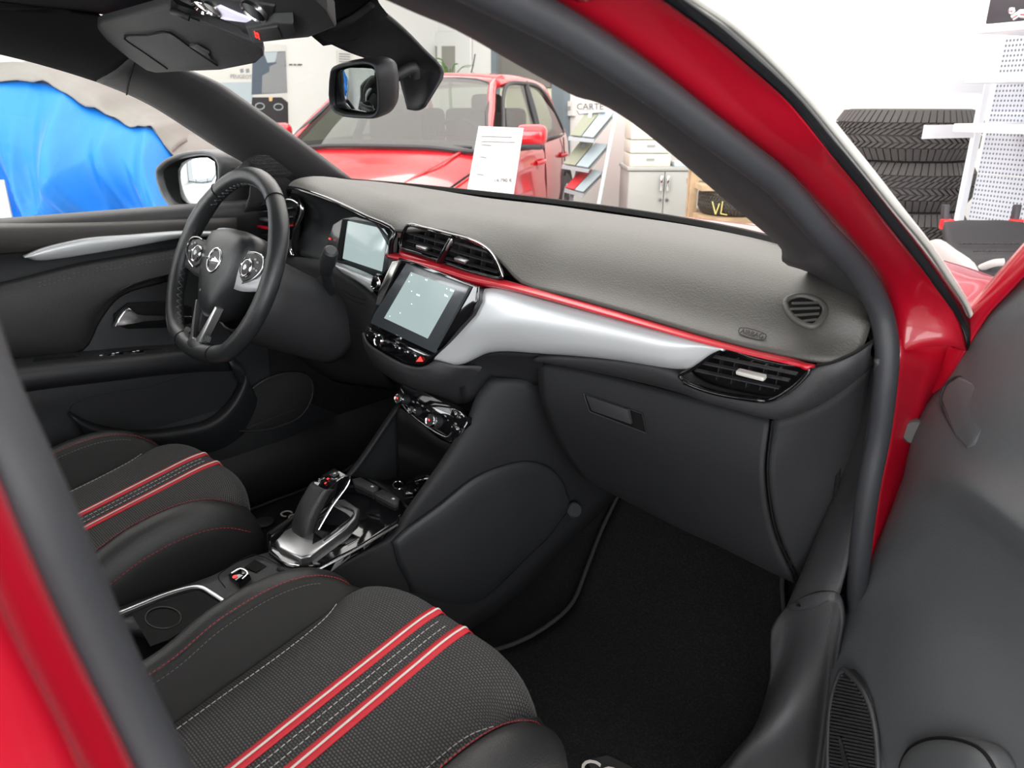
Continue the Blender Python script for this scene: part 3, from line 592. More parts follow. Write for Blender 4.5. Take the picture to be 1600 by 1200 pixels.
surf('vent_surround', [[PY(x, y, .004) for x, y in ((467, 312), (474, 325), (470, 345), (458, 365), (455, 388), (459, 400))], [PY(x, y, .0) for x, y in ((461, 314), (468, 324), (464, 345), (453, 362), (449, 388), (452, 402))]], M['chrome'], dvx, 4, 2, .006)
# lower driver side: knee panel, column shroud
surf('knee_panel', [
  [PY(360, 395, .04), PY(420, 400, .02), PY(470, 402, .0), PY(520, 412, -.03), PY(575, 450, -.04), PY(592, 470, -.05)],
  [PY(365, 440, .02), PY(420, 450, -.01), PY(480, 465, -.03), PY(520, 480, -.05), PY(560, 500, -.06), PY(580, 505, -.07)],
  [PY(380, 480, .02), PY(425, 500, .0), PY(480, 520, -.02), PY(515, 530, -.04), PY(550, 540, -.05), PY(572, 540, -.07)],
  [PY(400, 520, .06), PY(440, 545, .05), PY(490, 565, .05), PY(530, 580, .03), PY(570, 585, .0), PY(600, 590, -.02)],
  [PY(410, 545, .16), PY(450, 570, .16), PY(500, 590, .16), PY(540, 600, .16), PY(580, 605, .16), PY(620, 610, .14)]], M['lower'], dash, 4, 4, .006)
tube('panel_line', [PY(535, 453, -.056), PY(550, 462, -.058), PY(571, 469, -.058)], .0008, M['dark'], dash, 6)
tube('panel_line', [PY(537, 461, -.058), PY(552, 470, -.06), PY(570, 476, -.06)], .0008, M['dark'], dash, 6)
# --- climate panel
kn_n = V((0, 1, -.45)); 
def PK(x, y, o=0): return PL(x, y, kn_n, -.09+o-.45*.62)
cp = prism('climate_panel', [PK(*p) for p in ((624, 604), (632, 598), (645, 603), (716, 640), (731, 652), (730, 662), (712, 690), (700, 692), (690, 684), (636, 646), (622, 622))], .03, M['gloss'], dash, .003)
tube('panel_brightwork', [PK(*p, -.002) for p in ((624, 625), (640, 645), (690, 680), (700, 682), (706, 676))], .0013, M['chrome'], cp, 6)
knn = V((0, -1, .45)).normalized()
for x_, y_, r_ in ((632, 623, .0098), (652, 641, .0075), (682, 657, .0115)):
    k_ = lathe('climate_knob', [(0, .020), (r_*.8, .020), (r_*.85, .019), (r_, .0), (r_, -.003)], PK(x_+3, y_+2), knn, M['plastic'], dash, 24)
    lathe('knob_ring', [(r_*.80, .0195), (r_*.92, .0215), (r_*1.04, .019), (r_*1.04, .015)], PK(x_+3, y_+2), knn, M['chromeb'], k_, 24)
    box('knob_mark', PK(x_+3, y_+2)+knn*.0205+V((-.003, 0, 0)), (.004, .0008, .004), M['iconred'] if y_ != 641 else M['whitedim'], k_, bevel=.0006)
for x_, y_ in ((646, 628), (660, 634), (668, 641), (696, 650), (712, 662), (718, 652)):
    box('panel_icon', PK(x_, y_, -.001), (.005, .0006, .003), M['whitedim'], cp, bevel=.0005)
bar('panel_key', PK(706, 644, -.002), PK(716, 650, -.002), .004, .012, M['gloss'], cp, (0, .45, 1), .001)
bar('panel_key', PK(706, 668, -.002), PK(720, 674, -.002), .004, .012, M['gloss'], cp, (0, .45, 1), .001)
# ================================================================== steering wheel
WC = V((-.345, -.262, .842)); tau = math.radians(26)
wn = V((0, -math.cos(tau), math.sin(tau))); wx = V((1, 0, 0)); wy = wn.cross(wx)
if wy.z < 0: wy = -wy
def WP(u, v, d=0): return WC + wx*u + wy*v + wn*d
wheel = thing('steering_wheel', 'flat-bottomed black leather steering wheel with silver emblem', 'steering wheel', WC)
def wkeep(o): o.parent = wheel; o.matrix_parent_inverse = Matrix.Translation(-WC); return o
rimp = []
for i in range(48):
    a_ = 2*math.pi*i/48; u, v = .173*math.cos(a_), .177*math.sin(a_)
    if v < -.140: v = -.140-(abs(v)-.140)*.55
    rimp.append(WP(u, v))
rr = []
for i in range(48):
    a_ = math.degrees(2*math.pi*i/48); g = .0166
    if 20 < a_ < 40 or 140 < a_ < 160: g = .0178
    rr.append(g)
bm = bmesh.new(); tubem(bm, rimp, rr, 16, True); rim = wkeep(fin('rim', bm, M['wheelleather'], None)); rim['label'] = 'black leather wheel rim'
for a_ in (52, 128, 248, 292):       # joints in the leather
    an_ = math.radians(a_); u, v = .173*math.cos(an_), .177*math.sin(an_)
    if v < -.140: v = -.140-(abs(v)-.140)*.55
    t_ = (wx*(-math.sin(an_)*.173) + wy*(math.cos(an_)*.177)).normalized() if a_ < 200 else wx
    c_ = WP(u, v); e1 = wn; e2 = t_.cross(wn).normalized()
    bm = bmesh.new(); tubem(bm, [c_+e1*(.0172*math.cos(q*math.pi/8))+e2*(.0172*math.sin(q*math.pi/8)) for q in range(16)], .0009, 6, True)
    o = fin('rim_seam', bm, M['dark'], rim)
bm = bmesh.new()
for k in range(150):                 # inner lacing
    a_ = 2*math.pi*k/150
    if not (math.radians(35) < a_ < math.radians(175) or math.radians(185) < a_ < math.radians(240)): continue
    def rp(ang, off):
        u, v = (.173-.0163)*math.cos(ang), (.177-.0163)*math.sin(ang)
        if v < -.127: v = -.127-(abs(v)-.127)*.55
        return WP(u, v, off)
    s_ = 1 if k % 2 else -1
    tubem(bm, [rp(a_, .005*s_), rp(a_+.04, -.005*s_)], .0007, 4)
o = fin('rim_stitching', bm, M['threadgrey'], rim); o['kind'] = 'stuff'
# airbag boss: shield, swelling towards the driver
sh = [(-.062, .060), (-.03, .068), (.03, .068), (.062, .060), (.070, .035), (.060, -.01), (.040, -.050), (.022, -.075), (0, -.082), (-.022, -.075), (-.040, -.050), (-.060, -.01), (-.070, .035)]
def ringw(s, d, oy=-.004): return [WP(x*s, y*s+oy, d) for x, y in sh]
bm = bmesh.new(); rings = []
for s, d in ((1.12, -.045), (1.16, -.015), (1.13, .002), (.98, .014), (.62, .019), (.2, .021)):
    rings.append([bm.verts.new(p) for p in cr(ringw(s, d), 3, True)])
for A, B in zip(rings, rings[1:]):
    for j in range(len(A)): bm.faces.new((A[j], A[(j+1) % len(A)], B[(j+1) % len(B)], B[j]))
bm.faces.new(rings[-1]); bm.faces.new(rings[0][::-1])
boss = wkeep(fin('airbag_cover', bm, M['wheelleather'], None)); boss['label'] = 'shield-shaped airbag cover'
# emblem: ring with a lightning bolt
bm = bmesh.new(); tubem(bm, [WP(.0225*math.cos(q*math.pi/16), .008+.0225*math.sin(q*math.pi/16), .0205) for q in range(32)], .0024, 8, True)
em = fin('emblem', bm, M['chromeb'], boss); em['label'] = 'silver ring emblem with lightning bolt'
prism('emblem_bolt', [WP(x, .008+y, .024) for x, y in ((-.031, .0025), (.004, .0025), (.0035, .007), (.031, -.002), (-.004, -.002), (-.0035, -.007))], .004, M['chromeb'], boss, .0006)
text('airbag_lettering', 'AIRBAG', WP(-.014, -.052, .0168), wx, (wn+wy*-.2), .008, M['whitedim'], boss)
tube('airbag_symbol', [WP(-.018, -.038, .0188), WP(-.013, -.036, .0190), WP(-.010, -.040, .0186)], .0007, M['whitedim'], boss, 4)
# spokes with key pads
for s in (-1, 1):
    def WQ(u, v, d=0): return WP(u+(.018 if s > 0 else -.004), v, d-.012)
    sp = wkeep(surf('spoke', [[WP(s*.055, .045, .0), WP(s*.055, .01, .006), WP(s*.045, -.03, .0)], [WP(s*.10, .040, .006), WP(s*.10, .008, .009), WP(s*.095, -.030, .002)], [WP(s*.14, .034, .002), WP(s*.14, .006, .004), WP(s*.14, -.022, .0)], [WP(s*.168, .03, .0), WP(s*.168, .004, .0), WP(s*.168, -.022, .0)]], M['silver' if s > 0 else 'plastic2'], None, 4, 4, .016))
    prism('key_pad', [WQ(s*x, y, .0235) for x, y in ((.068, .036), (.10, .040), (.128, .034), (.135, .018), (.115, -.002), (.085, -.014), (.070, -.006))], .006, M['plastic2'], sp, .002)
    tube('key_pad_rim', [WQ(s*x, y, .024) for x, y in ((.084, .040), (.105, .042), (.131, .036), (.138, .018), (.118, -.004), (.088, -.016))], .0014, M['chrome'], sp, 6)
    k_ = lathe('roller', [(0, .003), (.012, .003), (.016, .001), (.016, -.003)], WQ(s*.088, .012, .025), wn, M['plastic'], sp, 20)
    lathe('roller_ring', [(.015, .002), (.0165, .0035), (.018, .001), (.018, -.002)], WQ(s*.088, .012, .025), wn, M['chrome'], sp, 24)
    lathe('roller_cap', [(0, .004), (.005, .004), (.0055, .002)], WQ(s*.088, .012, .025), wn, M['alu'], sp, 14)
    for (x, y) in ((.108, .030), (.118, .026), (.112, .014), (.122, .012)): box('key_icon', WQ(s*x, y, .0245), (.006, .002, .0035), M['whitedim'], sp, frame(wx, z=wy), .0006)
# lower V spoke
for s in (-1, 1):
    wkeep(prism('lower_spoke', [WP(s*x, y, .012) for x, y in ((.036, -.070), (.044, -.072), (.022, -.142), (.004, -.150), (.004, -.138), (.014, -.132))], .014, M['alu'], None, .003))
wkeep(prism('lower_spoke_web', [WP(x, y, .004) for x, y in ((-.036, -.060), (.036, -.060), (.014, -.125), (-.014, -.125))], .014, M['gloss'], None, .002))
wkeep(surf('lower_spoke_cap', [[WP(-.05, -.150, .006), WP(-.02, -.142, .010), WP(0, -.138, .011), WP(.02, -.142, .010), WP(.05, -.150, .006)], [WP(-.045, -.160, .012), WP(-.02, -.157, .015), WP(0, -.156, .016), WP(.02, -.157, .015), WP(.045, -.160, .012)], [WP(-.05, -.168, .0), WP(-.02, -.170, .004), WP(0, -.171, .004), WP(.02, -.170, .004), WP(.05, -.168, .0)]], M['wheelleather'], None, 4, 4, .008))
bm = bmesh.new()
for k in range(2):
    for j in range(5): tubem(bm, [WP((-1, 1)[k]*(.03+.005*j), -.126, .008), WP((-1, 1)[k]*(.033+.005*j), -.136, .010)], .0009, 4)
wkeep(fin('spoke_lacing', bm, M['threadgrey'], None))['kind'] = 'stuff'
# steering column shroud and stalks
col = thing('steering_column', 'black column shroud behind the steering wheel with two stalks', 'steering column', WP(0, 0, -.2))
def ckeep(o): o.parent = col; o.matrix_parent_inverse = Matrix.Translation(-col.location); return o
rows = []
for d, sx_, sy_, oy in ((-.045, .085, .085, -.02), (-.07, .092, .092, -.025), (-.12, .09, .09, -.03), (-.2, .085, .085, -.035), (-.27, .08, .08, -.04)):
    rows.append([WP(sx_*math.cos(q*math.pi/8), oy+sy_*math.sin(q*math.pi/8)*(.8 if q < 8 else 1), d) for q in range(16)])
ckeep(surf('shroud', rows, M['plastic2'], None, 2, 4, .004, closed=True))
st_ = ckeep(tube('wiper_stalk', [PY(518, 455, -.10), PY(512, 440, -.125), PY(509, 425, -.14), PY(512, 410, -.15), PY(516, 396, -.155)], [.008]*4+[.0095]*4+[.0125]*4+[.0145]*3+[.0135]*2, M['plastic'], None, 14)); st_['label'] = 'black stalk on the console side'
lathe('stalk_tip', [(0, .010), (.009, .010), (.0125, .007), (.0135, .0)], PY(516, 396, -.155), PY(517, 390, -.157)-PY(515, 400, -.153), M['plastic'], st_, 18)
lathe('stalk_collar', [(.022, .004), (.024, .0), (.024, -.004), (.014, -.004), (.013, .002), (.022, .004)], PY(506, 449, -.085), (.4, -.75, .3), M['plastic2'], st_, 24)
ls = ckeep(tube('light_stalk', [WP(-.06, .05, -.06), WP(-.10, .055, -.05), WP(-.125, .058, -.042), WP(-.150, .060, -.035)], [.006]*4+[.0085]*4+[.0085]*4+[.008], M['plastic'], None, 14))
for p_ in (WP(-.128, .066, -.036), WP(-.138, .066, -.033)): box('stalk_mark', p_, (.005, .002, .003), M['whitedim'], ls, bevel=.0005)
# ================================================================== seats
sx0 = .365
def top_z(y): return .487 + (y+.335)*.19
def make_seat(label, loc, name='front_seat', grp='front seats'):
    s = thing(name, label, 'car seat', loc, grp)
    def base(y): return top_z(y)
    rows = []
    for y, dz in ((-.86, -.0), (-.74, 0), (-.6, 0), (-.5, 0), (-.42, .001), (-.37, .0), (-.342, -.006), (-.326, -.022), (-.322, -.05), (-.328, -.11), (-.335, -.2)):
        r = []
        for dx in (-.172, -.165, -.13, -.08, -.03, .03, .08, .13, .165, .172):
            e = abs(dx)/.17
            yy = y - (.028*max(0, e-.62)/.38 if y > -.38 else 0)
            r.append(V((dx, yy, base(min(y, -.335))+dz + .006*(1-e*e) - (.016*max(0, e-.72)/.28) - (.03 if abs(dx) > .17 else 0))))
        rows.append(r)
    cu = surf('cushion', rows, M['fabric'], s, 3, 4, .004, face=(0, -.5, 3)); cu['label'] = 'grey woven seat cushion'
    def surf_pt(dx, y, lift=.0015):
        e = abs(dx)/.17
        if y > -.335: z = base(-.335) - .013 - (y+.335)*1.2
        elif y > -.37: z = base(y)-.006*((y+.37)/.035)**2 - .001
        else: z = base(y)
        return V((dx, y, z + .006*(1-e*e) - .016*max(0, e-.72)/.28 + lift))
    ys = [-.84, -.7, -.6, -.5, -.42, -.38, -.36, -.348, -.338, -.330]
    for c in (-.027, .027):
        def strip(nm, w, m, lift, c0=c):
            return surf(nm, [[surf_pt(c0-w, y, lift-.001) for y in ys], [surf_pt(c0, y, lift) for y in ys], [surf_pt(c0+w, y, lift-.001) for y in ys]], m, s, 3, 2, .0012, face=(0, -.5, 3))
        strip('red_stripe', .0095, M['stripered'], .0022)
        strip('white_cord', .0018, M['stripewhite'], .0040)
    for c in (-.007, .007): stitches('stripe_stitching', [surf_pt(c, y, .0014) for y in ys[:-2]], M['threadwhite'], s, .008, .0055, .0007)
    for sd in (-1, 1):
        cy = [(-.88, .47), (-.78, .472), (-.7, .476), (-.63, .486), (-.565, .510), (-.485, .520), (-.43, .510), (-.385, .482), (-.36, .45), (-.352, .42)]
        rows = []; crest = []; inner = []; seam = []
        for y, z in cy:
            b = base(min(y, -.40))
            w = 1 if y < -.4 else max(.35, 1-(y+.4)/.05*.65)
            rows.append([V((sd*(.165+.0*w), y, .30)), V((sd*.158, y, b-.045)), V((sd*.160, y, min(b-.018, z-.02))), V((sd*.178, y, (b+z)/2-.006)), V((sd*.192, y, z-.006)), V((sd*.206, y, z)), V((sd*(.206+.018*w), y, z-.006)), V((sd*(.206+.034*w), y, z-.03)), V((sd*(.206+.038*w), y, z-.07)), V((sd*(.206+.034*w), y, .34)), V((sd*(.206+.03*w), y, .27))])
            inner.append(V((sd*.1895, y, z-.005))); crest.append(V((sd*.2075, y, z+.0015))); seam.append(V((sd*.168, y, min(b-.012, z-.016)+.006)))
        bo_ = surf('bolster', rows, M['leather'], s, 3, 4, .003, face=(0, -.5, 3)); bo_['label'] = 'black leather side bolster'
        # cloth panel on the inner face
        pr_ = [[r[2]+V((-sd*.0025, 0, .001)), r[3]+V((-sd*.003, 0, .001)), r[4]+V((-sd*.002, 0, .001))] for r in rows[:-2]]
        surf('bolster_panel', pr_, M['fabricside'], s, 4, 4, .001, face=(0, -.5, 3))
        stitches('bolster_stitching', [p+V((sd*.002, 0, .0015)) for p in inner[:-1]], M['threadred'], s, .006, .0038, .0007)
        stitches('bolster_stitching', [p+V((-sd*.006, 0, -.008)) for p in inner[:-2]], M['threadgrey'], s, .006, .004, .0006)
        stitches('outer_stitching', [V((sd*(.206+.037), y, z-.038)) for y, z in cy[:-2]], M['threadred'], s, .007, .0045, .0007)
        stitches('panel_stitching', [surf_pt(sd*.140, -.80, .003), surf_pt(sd*.140, -.6, .003), surf_pt(sd*.139, -.5, .003), surf_pt(sd*.146, -.44, .005), surf_pt(sd*.160, -.41, .008)], M['threadwhite'], s, .0075, .0055, .0007)
    # base and rails under the cushion
    box('seat_base', (0, -.58, .27), (.38, .46, .14), M['plastic'], s, bevel=.03)
    for sd in (-1, 1): box('seat_rail', (sd*.16, -.55, .195), (.04, .5, .05), M['plastic2'], s, bevel=.008)
    # backrest and headrest, leaning back out of the picture
    rows = []
    for t, w_, th in ((0, .22, .05), (.1, .235, .055), (.3, .24, .055), (.5, .235, .05), (.62, .20, .045), (.66, .15, .03)):
        cy_, cz_ = -.84-t*.42, .42+t*.86
        rows.append([V((w_*math.cos(q*math.pi/8), cy_+th*math.sin(q*math.pi/8) + (.03 if abs(math.cos(q*math.pi/8)) > .8 else 0), cz_)) for q in range(16)])
    surf('backrest', rows, M['fabricside'], s, 2, 3, 0, closed=True, face=(0, -.85, 3))
    hr = box('headrest', (0, -1.17, 1.075), (.25, .09, .15), M['leather'], s, Matrix.Rotation(-.35, 3, 'X'), .04, 4)
    for sd in (-1, 1): tube('headrest_post', [V((sd*.05, -1.12, .97)), V((sd*.05, -1.16, 1.05))], .006, M['chrome'], hr, 8, k=1)
    return s
make_seat('front passenger seat nearest the open door, grey weave with red stripes', (sx0, 0, 0))
make_seat('driver seat behind the steering wheel, grey weave with red stripes', (-.355, .005, -.012))
# ================================================================== centre console
con = thing('centre_console', 'black centre console with gloss deck between the front seats', 'console')
dkn = V((0, -.12, 1))
def DK(x, y, o=0): return PL(x, y, dkn, .452+.12*.37+o)
deck = prism('gloss_deck', [DK(*p) for p in ((424, 838), (416, 846), (420, 862), (447, 884), (475, 890), (500, 886), (560, 852), (622, 815), (640, 793), (628, 780), (575, 745), (550, 742), (532, 748), (470, 800))], .05, M['gloss'], con, .006, seg=3, into=(0, 0, -1)); deck['label'] = 'piano black console deck'
tube('deck_edge_line', [DK(497, 890, -.004), DK(530, 873, -.004), DK(575, 848, -.004), DK(621, 820, -.003)], .0022, M['chrome'], con, 6)  # bright tube stands for the sharp highlight along the gloss edge
tube('deck_edge_line', [DK(421, 862, -.001), DK(445, 879, -.001), DK(468, 884, -.001)], .0015, M['chrome'], con, 6)
# selector
plate = prism('selector_plate', [DK(*p, .012) for p in ((430, 844), (444, 829), (470, 815), (524, 780), (538, 779), (562, 794), (557, 810), (540, 826), (486, 868), (470, 871), (436, 855))], .012, M['alu'], con, .004, seg=3, into=(0, 0, -1)); plate['label'] = 'brushed metal selector plate'
prism('plate_recess', [DK(*p, .0128) for p in ((492, 822), (521, 791), (541, 802), (548, 808), (508, 840), (488, 850))], .001, M['gloss'], plate)
tube('plate_ridge', [DK(525, 789, .0135), DK(552, 799, .0135), DK(548, 810, .0135), DK(505, 845, .0135)], .0016, M['chromeb'], plate, 6)
prof_l = [(-.350, .452), (-.347, .480), (-.337, .502), (-.322, .521), (-.308, .533), (-.285, .542), (-.264, .546), (-.258, .541), (-.264, .528), (-.296, .500), (-.322, .472), (-.335, .452)]
lp = prism('selector_head', [V((.0185, y, z)) for y, z in prof_l], .037, M['gloss'], con, .003, face=(3, -.3, .5), into=(-1, 0, 0)); lp['label'] = 'gloss black selector lever body'
gy = [(-.352, .454), (-.3515, .472), (-.345, .490), (-.334, .508), (-.320, .5245), (-.309, .535), (-.305, .536)]
gr = surf('selector_grip', [[V((x, y+dy, z+dz)) for y, z in gy] for x, dy, dz in ((-.0205, .016, -.006), (-.0215, .004, -.001), (-.017, -.002, .001), (0, -.004, .002), (.017, -.002, .001), (.0215, .004, -.001), (.0205, .016, -.006))], M['leather'], con, 4, 4, .004); gr['label'] = 'dark leather pad of the selector lever'
tube('head_brightwork', [V((.0195, y, z)) for y, z in ((-.285, .5435), (-.266, .547), (-.2585, .541), (-.264, .529), (-.296, .502), (-.322, .474), (-.338, .455))], .0013, M['chrome'], lp, 6)
tn_ = V((0, -.30, .95)).normalized()
for s_, u, y_, mm in (('R', -.006, -.293, 'whitedim'), ('N', .002, -.290, 'iconred'), ('D', -.008, -.300, 'whitedim'), ('B', .007, -.298, 'iconred')):
    text('selector_letter', s_, V((u, y_, .5335+(y_+.308)*.40+.0028)), (1, 0, 0), tn_, .0055, M[mm], lp)
box('park_button', V((0, -.2755, .5458)), (.014, .012, .002), M['plastic2'], lp, frame((1, 0, 0), z=(0, -.19, .98)), .0006)
text('park_letter', 'P', V((0, -.2755, .5472)), (1, 0, 0), (0, -.19, .98), .006, M['white'], lp)
# switches and tray in front of the deck
for p_ in (((550, 748), (563, 745), (591, 759), (589, 766), (582, 769), (554, 756)), ((584, 770), (597, 764), (623, 777), (622, 786), (616, 789), (587, 774))):
    k_ = prism('toggle_switch', [DK(*q, .007) for q in p_], .008, M['plastic2'], con, .002)
    c_ = DK((p_[2][0]*2+p_[4][0]+p_[0][0]*.6)/3.6, (p_[2][1]*2+p_[4][1]+p_[0][1]*.6)/3.6, .0076); box('switch_icon', c_, (.005, .004, .0006), M['white'], k_)
surf('tray', [[PY(622, 640, -.05), PY(650, 662, -.045), PY(685, 690, -.04), PY(712, 700, -.045)], [PY(590, 690, .0), PY(620, 700, .01), PY(655, 715, .01), PY(690, 735, -.02)], [PY(560, 735, -.10), PY(590, 745, -.10), PY(620, 760, -.11), PY(652, 785, -.14)], [DK(545, 748, -.004), DK(580, 750, -.004), DK(610, 770, -.004), DK(642, 796, -.004)]], M['lower'], con, 4, 4, .006)
_ss = [PX(*p, -.085) for p in ((628, 634), (610, 660), (580, 705), (552, 742), (500, 785), (425, 838))]
surf('stack_side', [_ss, [p+V((-.012, 0, -.004)) for p in _ss], [p+V((-.02, 0, -.12)) for p in _ss], [p+V((-.02, 0, -.28)) for p in _ss]], M['lower'], con, 3, 3, .006)
# passenger side of the console
e0 = [PX(*p, x) for p, x in (((440, 890), .085), ((503, 894), .088), ((560, 868), .094), ((618, 836), .10), ((640, 801), .108), ((690, 731), .118), ((737, 657), .126), ((752, 620), .13), ((775, 590), .14))]
e1 = [PX(*p, x) for p, x in (((445, 905), .088), ((506, 905), .091), ((565, 880), .097), ((630, 845), .108), ((668, 803), .118), ((725, 735), .135), ((785, 680), .155), ((815, 640), .17), ((840, 600), .185))]
e2 = [PX(*p, x) for p, x in (((470, 960), .10), ((540, 950), .105), ((600, 930), .115), ((660, 900), .125), ((720, 850), .135), ((790, 780), .15), ((850, 740), .17), ((880, 720), .18), ((905, 700), .185))]
e3 = [PX(*p, x) for p, x in (((540, 1060), .12), ((620, 1040), .13), ((690, 1010), .14), ((750, 975), .15), ((810, 930), .155), ((870, 870), .165), ((920, 820), .175), ((950, 790), .18), ((970, 770), .18))]
surf('console_side', [[p+V((-.012, 0, .0)) for p in e0], e0, e1, e2, e3], M['lower'], con, 3, 5, .006)
kt = [PX(*p, x) for p, x in (((614, 850), .109), ((640, 827), .118), ((690, 790), .132), ((740, 750), .146), ((790, 728), .160), ((830, 722), .172), ((862, 733), .182), ((882, 756), .186))]
km = [PX(*p, x) for p, x in (((622, 880), .116), ((655, 865), .124), ((705, 840), .14), ((760, 800), .154), ((805, 775), .168), ((845, 760), .178), ((872, 760), .186), ((886, 770), .188))]
kb = [PX(*p, x) for p, x in (((640, 920), .124), ((690, 935), .136), ((740, 930), .148), ((790, 890), .160), ((830, 850), .170), ((862, 820), .18), ((880, 795), .187), ((890, 782), .19))]
kp = surf('knee_pad', [[p+V((-.008, 0, 0)) for p in kt], kt, km, kb, [p+V((-.006, 0, -.03)) for p in kb]], M['plastic'], con, 3, 4, .004); kp['label'] = 'smooth padded panel on the console side'
# rear part of the console: parking brake switch, cup holder
rp = [DK(*p, -.012) for p in ((432, 855), (352, 872), (335, 905), (195, 958), (170, 1010), (300, 1060), (420, 960), (520, 905), (450, 889))]
surf('console_rear', [[DK(436, 858, -.008), DK(380, 875, -.01), DK(330, 900, -.012), DK(210, 940, -.014), DK(120, 975, -.016)], [DK(465, 893, -.006), DK(420, 915, -.008), DK(385, 930, -.012), DK(345, 945, -.014), DK(270, 990, -.016)], [DK(510, 893, -.008), DK(470, 920, -.012), DK(430, 950, -.014), DK(385, 985, -.016), DK(310, 1040, -.018)]], M['plastic2'], con, 4, 4, .02, face=(0, -.4, 3))
hb = [DK(*p, -.004) for p in ((345, 898), (392, 868), (418, 880), (372, 914))]
prism('brake_switch_well', [DK(*p, -.0065) for p in ((382, 886), (398, 874), (416, 884), (400, 894))], .001, M['dark'], con)
bs = prism('parking_brake_switch', [DK(*p, .002) for p in ((356, 897), (374, 888), (390, 897), (372, 910))], .012, M['gloss'], con, .002)
tube('switch_rim', [DK(*p, .003) for p in ((362, 896), (375, 889), (387, 896), (379, 905))], .0014, M['chromeb'], bs, 6)
lathe('brake_icon', [(0, .0006), (.0035, .0006), (.004, 0)], DK(367, 901, .003), dkn, M['iconred'], bs, 12)
tube('switch_plate_line', [DK(352, 918, -.005), DK(341, 900, -.005), DK(352, 890, -.005), DK(392, 868, -.005), DK(404, 868, -.005), DK(440, 884, -.005)], .0008, M['dark'], con, 6)
hu = tube('cup_holder_rim', [DK(*p, -.008) for p in ((150, 972), (205, 950), (260, 928), (300, 917), (315, 917), (330, 925), (350, 938))], .0045, M['alu'], con, 8, flat=.5, ref=(0, 0, 1)); hu['label'] = 'silver trim bar of the cup holder'
prism('cup_holder_shade', [DK(*p, -.010) for p in ((205, 958), (300, 924), (316, 924), (340, 942), (330, 960), (262, 1000), (235, 1010))], .001, M['dark'], con)  # flat black sheet paints the shade inside the hollow
surf('cup_holder_cup', [[DK(255+18*math.cos(q*math.pi/6)*1.5, 965+16*math.sin(q*math.pi/6), -.0085) for q in range(12)], [DK(258+17*math.cos(q*math.pi/6)*1.4, 978+14*math.sin(q*math.pi/6), -.05) for q in range(12)]], M['plastic'], con, 2, 3, .002, closed=True, face=DK(255, 965, .2))
# key fob left in the tray
key = thing('car_key', 'black key fob with chrome ring lying in the console tray', 'key', DK(655, 760, .012))
kz = DK(655, 760, .012)
def kk(o): o.parent = key; o.matrix_parent_inverse = Matrix.Translation(-kz); return o
fb = kk(prism('fob', [DK(*p, .014) for p in ((628, 762), (636, 752), (655, 742), (672, 738), (676, 748), (660, 762), (645, 772), (632, 772))], .012, M['gloss'], None, .003))
for p_ in ((652, 755), (661, 749), (668, 744)): box('fob_button', DK(*p_, .0148), (.006, .005, .001), M['plastic2'], fb, bevel=.0006)
kk(tube('key_ring', [DK(622+8*math.cos(q*math.pi/6), 758+6*math.sin(q*math.pi/6), .008) for q in range(12)], .0013, M['chromeb'], None, 6, True, 2))
kk(prism('key_tag', [DK(*p, .004) for p in ((630, 766), (648, 760), (652, 768), (636, 776))], .003, M['leather'], None, .001))
# ================================================================== floor mats
def mat_obj(label, pts, badge, bsize, bx, nm='floor_mat'):
    o_ = thing(nm, label, 'floor mat', (0, 0, 0), 'carpet floor mats')
    return o_
pm = mat_obj('black carpet mat in the passenger footwell', None, None, None, None)
ml = [PZ(975, 760, .325), PZ(965, 780, .30), PZ(940, 832, .25), PZ(912, 905, .205), PZ(895, 945, .19), PZ(865, 975, .188), PZ(805, 1010, .188), V((.13, -.25, .188))]
mr_ = [PZ(1240, 870, .335), PZ(1222, 905, .31), PZ(1224, 960, .275), PZ(1226, 1020, .245), PZ(1222, 1060, .22), PZ(1205, 1110, .20), PZ(1170, 1160, .19), V((.62, -.25, .188))]
g_ = [[a.lerp(b, t) + V((0, 0, .004)) for t in (0, .25, .5, .75, 1)] for a, b in zip(ml, mr_)]
surf('carpet_pile', g_, M['carpet'], pm, 4, 4, .008, face=(.4, 0, 3))
M['binding'] = mat('mat_binding', (.026, .025, .025), .8, bump=('noise', 900, .5))
tube('bound_edge', [r[0]+V((0, 0, .003)) for r in g_][::-1] + [g_[0][2]+V((0, .0, .003))] + [r[-1]+V((0, 0, .003)) for r in g_], .0042, M['binding'], pm, 8, k=3)
bc = PZ(965, 1203, .196); bxd = (PZ(990, 1205, .196)-PZ(935, 1185, .196)).normalized()
tb = text('badge_lettering', 'CORSA', bc+V((.02, -.01, .001)), bxd, (0, 0, 1), .042, M['stripewhite'], pm, .001)
prism('badge', [PZ(*p, .1945) for p in ((917, 1187), (949, 1180), (975, 1192), (1060, 1240), (1040, 1275), (930, 1215))], .002, M['binding'], pm, 0)
dm = mat_obj('black carpet mat in the driver footwell', None, None, None, None)
g_ = [[V((x, y, z+.004)) for x in (-.6, -.45, -.3, -.15)] for y, z in ((-.30, .182), (-.1, .182), (.1, .185), (.2, .22), (.3, .28))]
surf('carpet_pile', g_, M['carpet'], dm, 4, 4, .008, face=(-.4, 0, 3))
tube('bound_edge', [r[-1]+V((0, 0, .003)) for r in g_]+[r[0]+V((0, 0, .003)) for r in g_][::-1], .004, M['binding'], dm, 8, k=2)
text('badge_lettering', 'CORSA', PZ(468, 812, .193), PZ(462, 808, .193)-PZ(443, 800, .193), (0, 0, 1), .04, M['stripewhite'], dm, .001)
lathe('mat_fixing', [(0, .003), (.02, .003), (.024, .001), (.024, -.002)], PZ(412, 816, .19), (0, 0, 1), M['plastic2'], dm, 20)
# passenger footwell pad by the toe board
lathe('carpet_fixing', [(0, .003), (.013, .003), (.016, 0), (.016, -.003)], PX(898, 797, .19), (.8, -.3, .4), M['plastic'], car, 16)
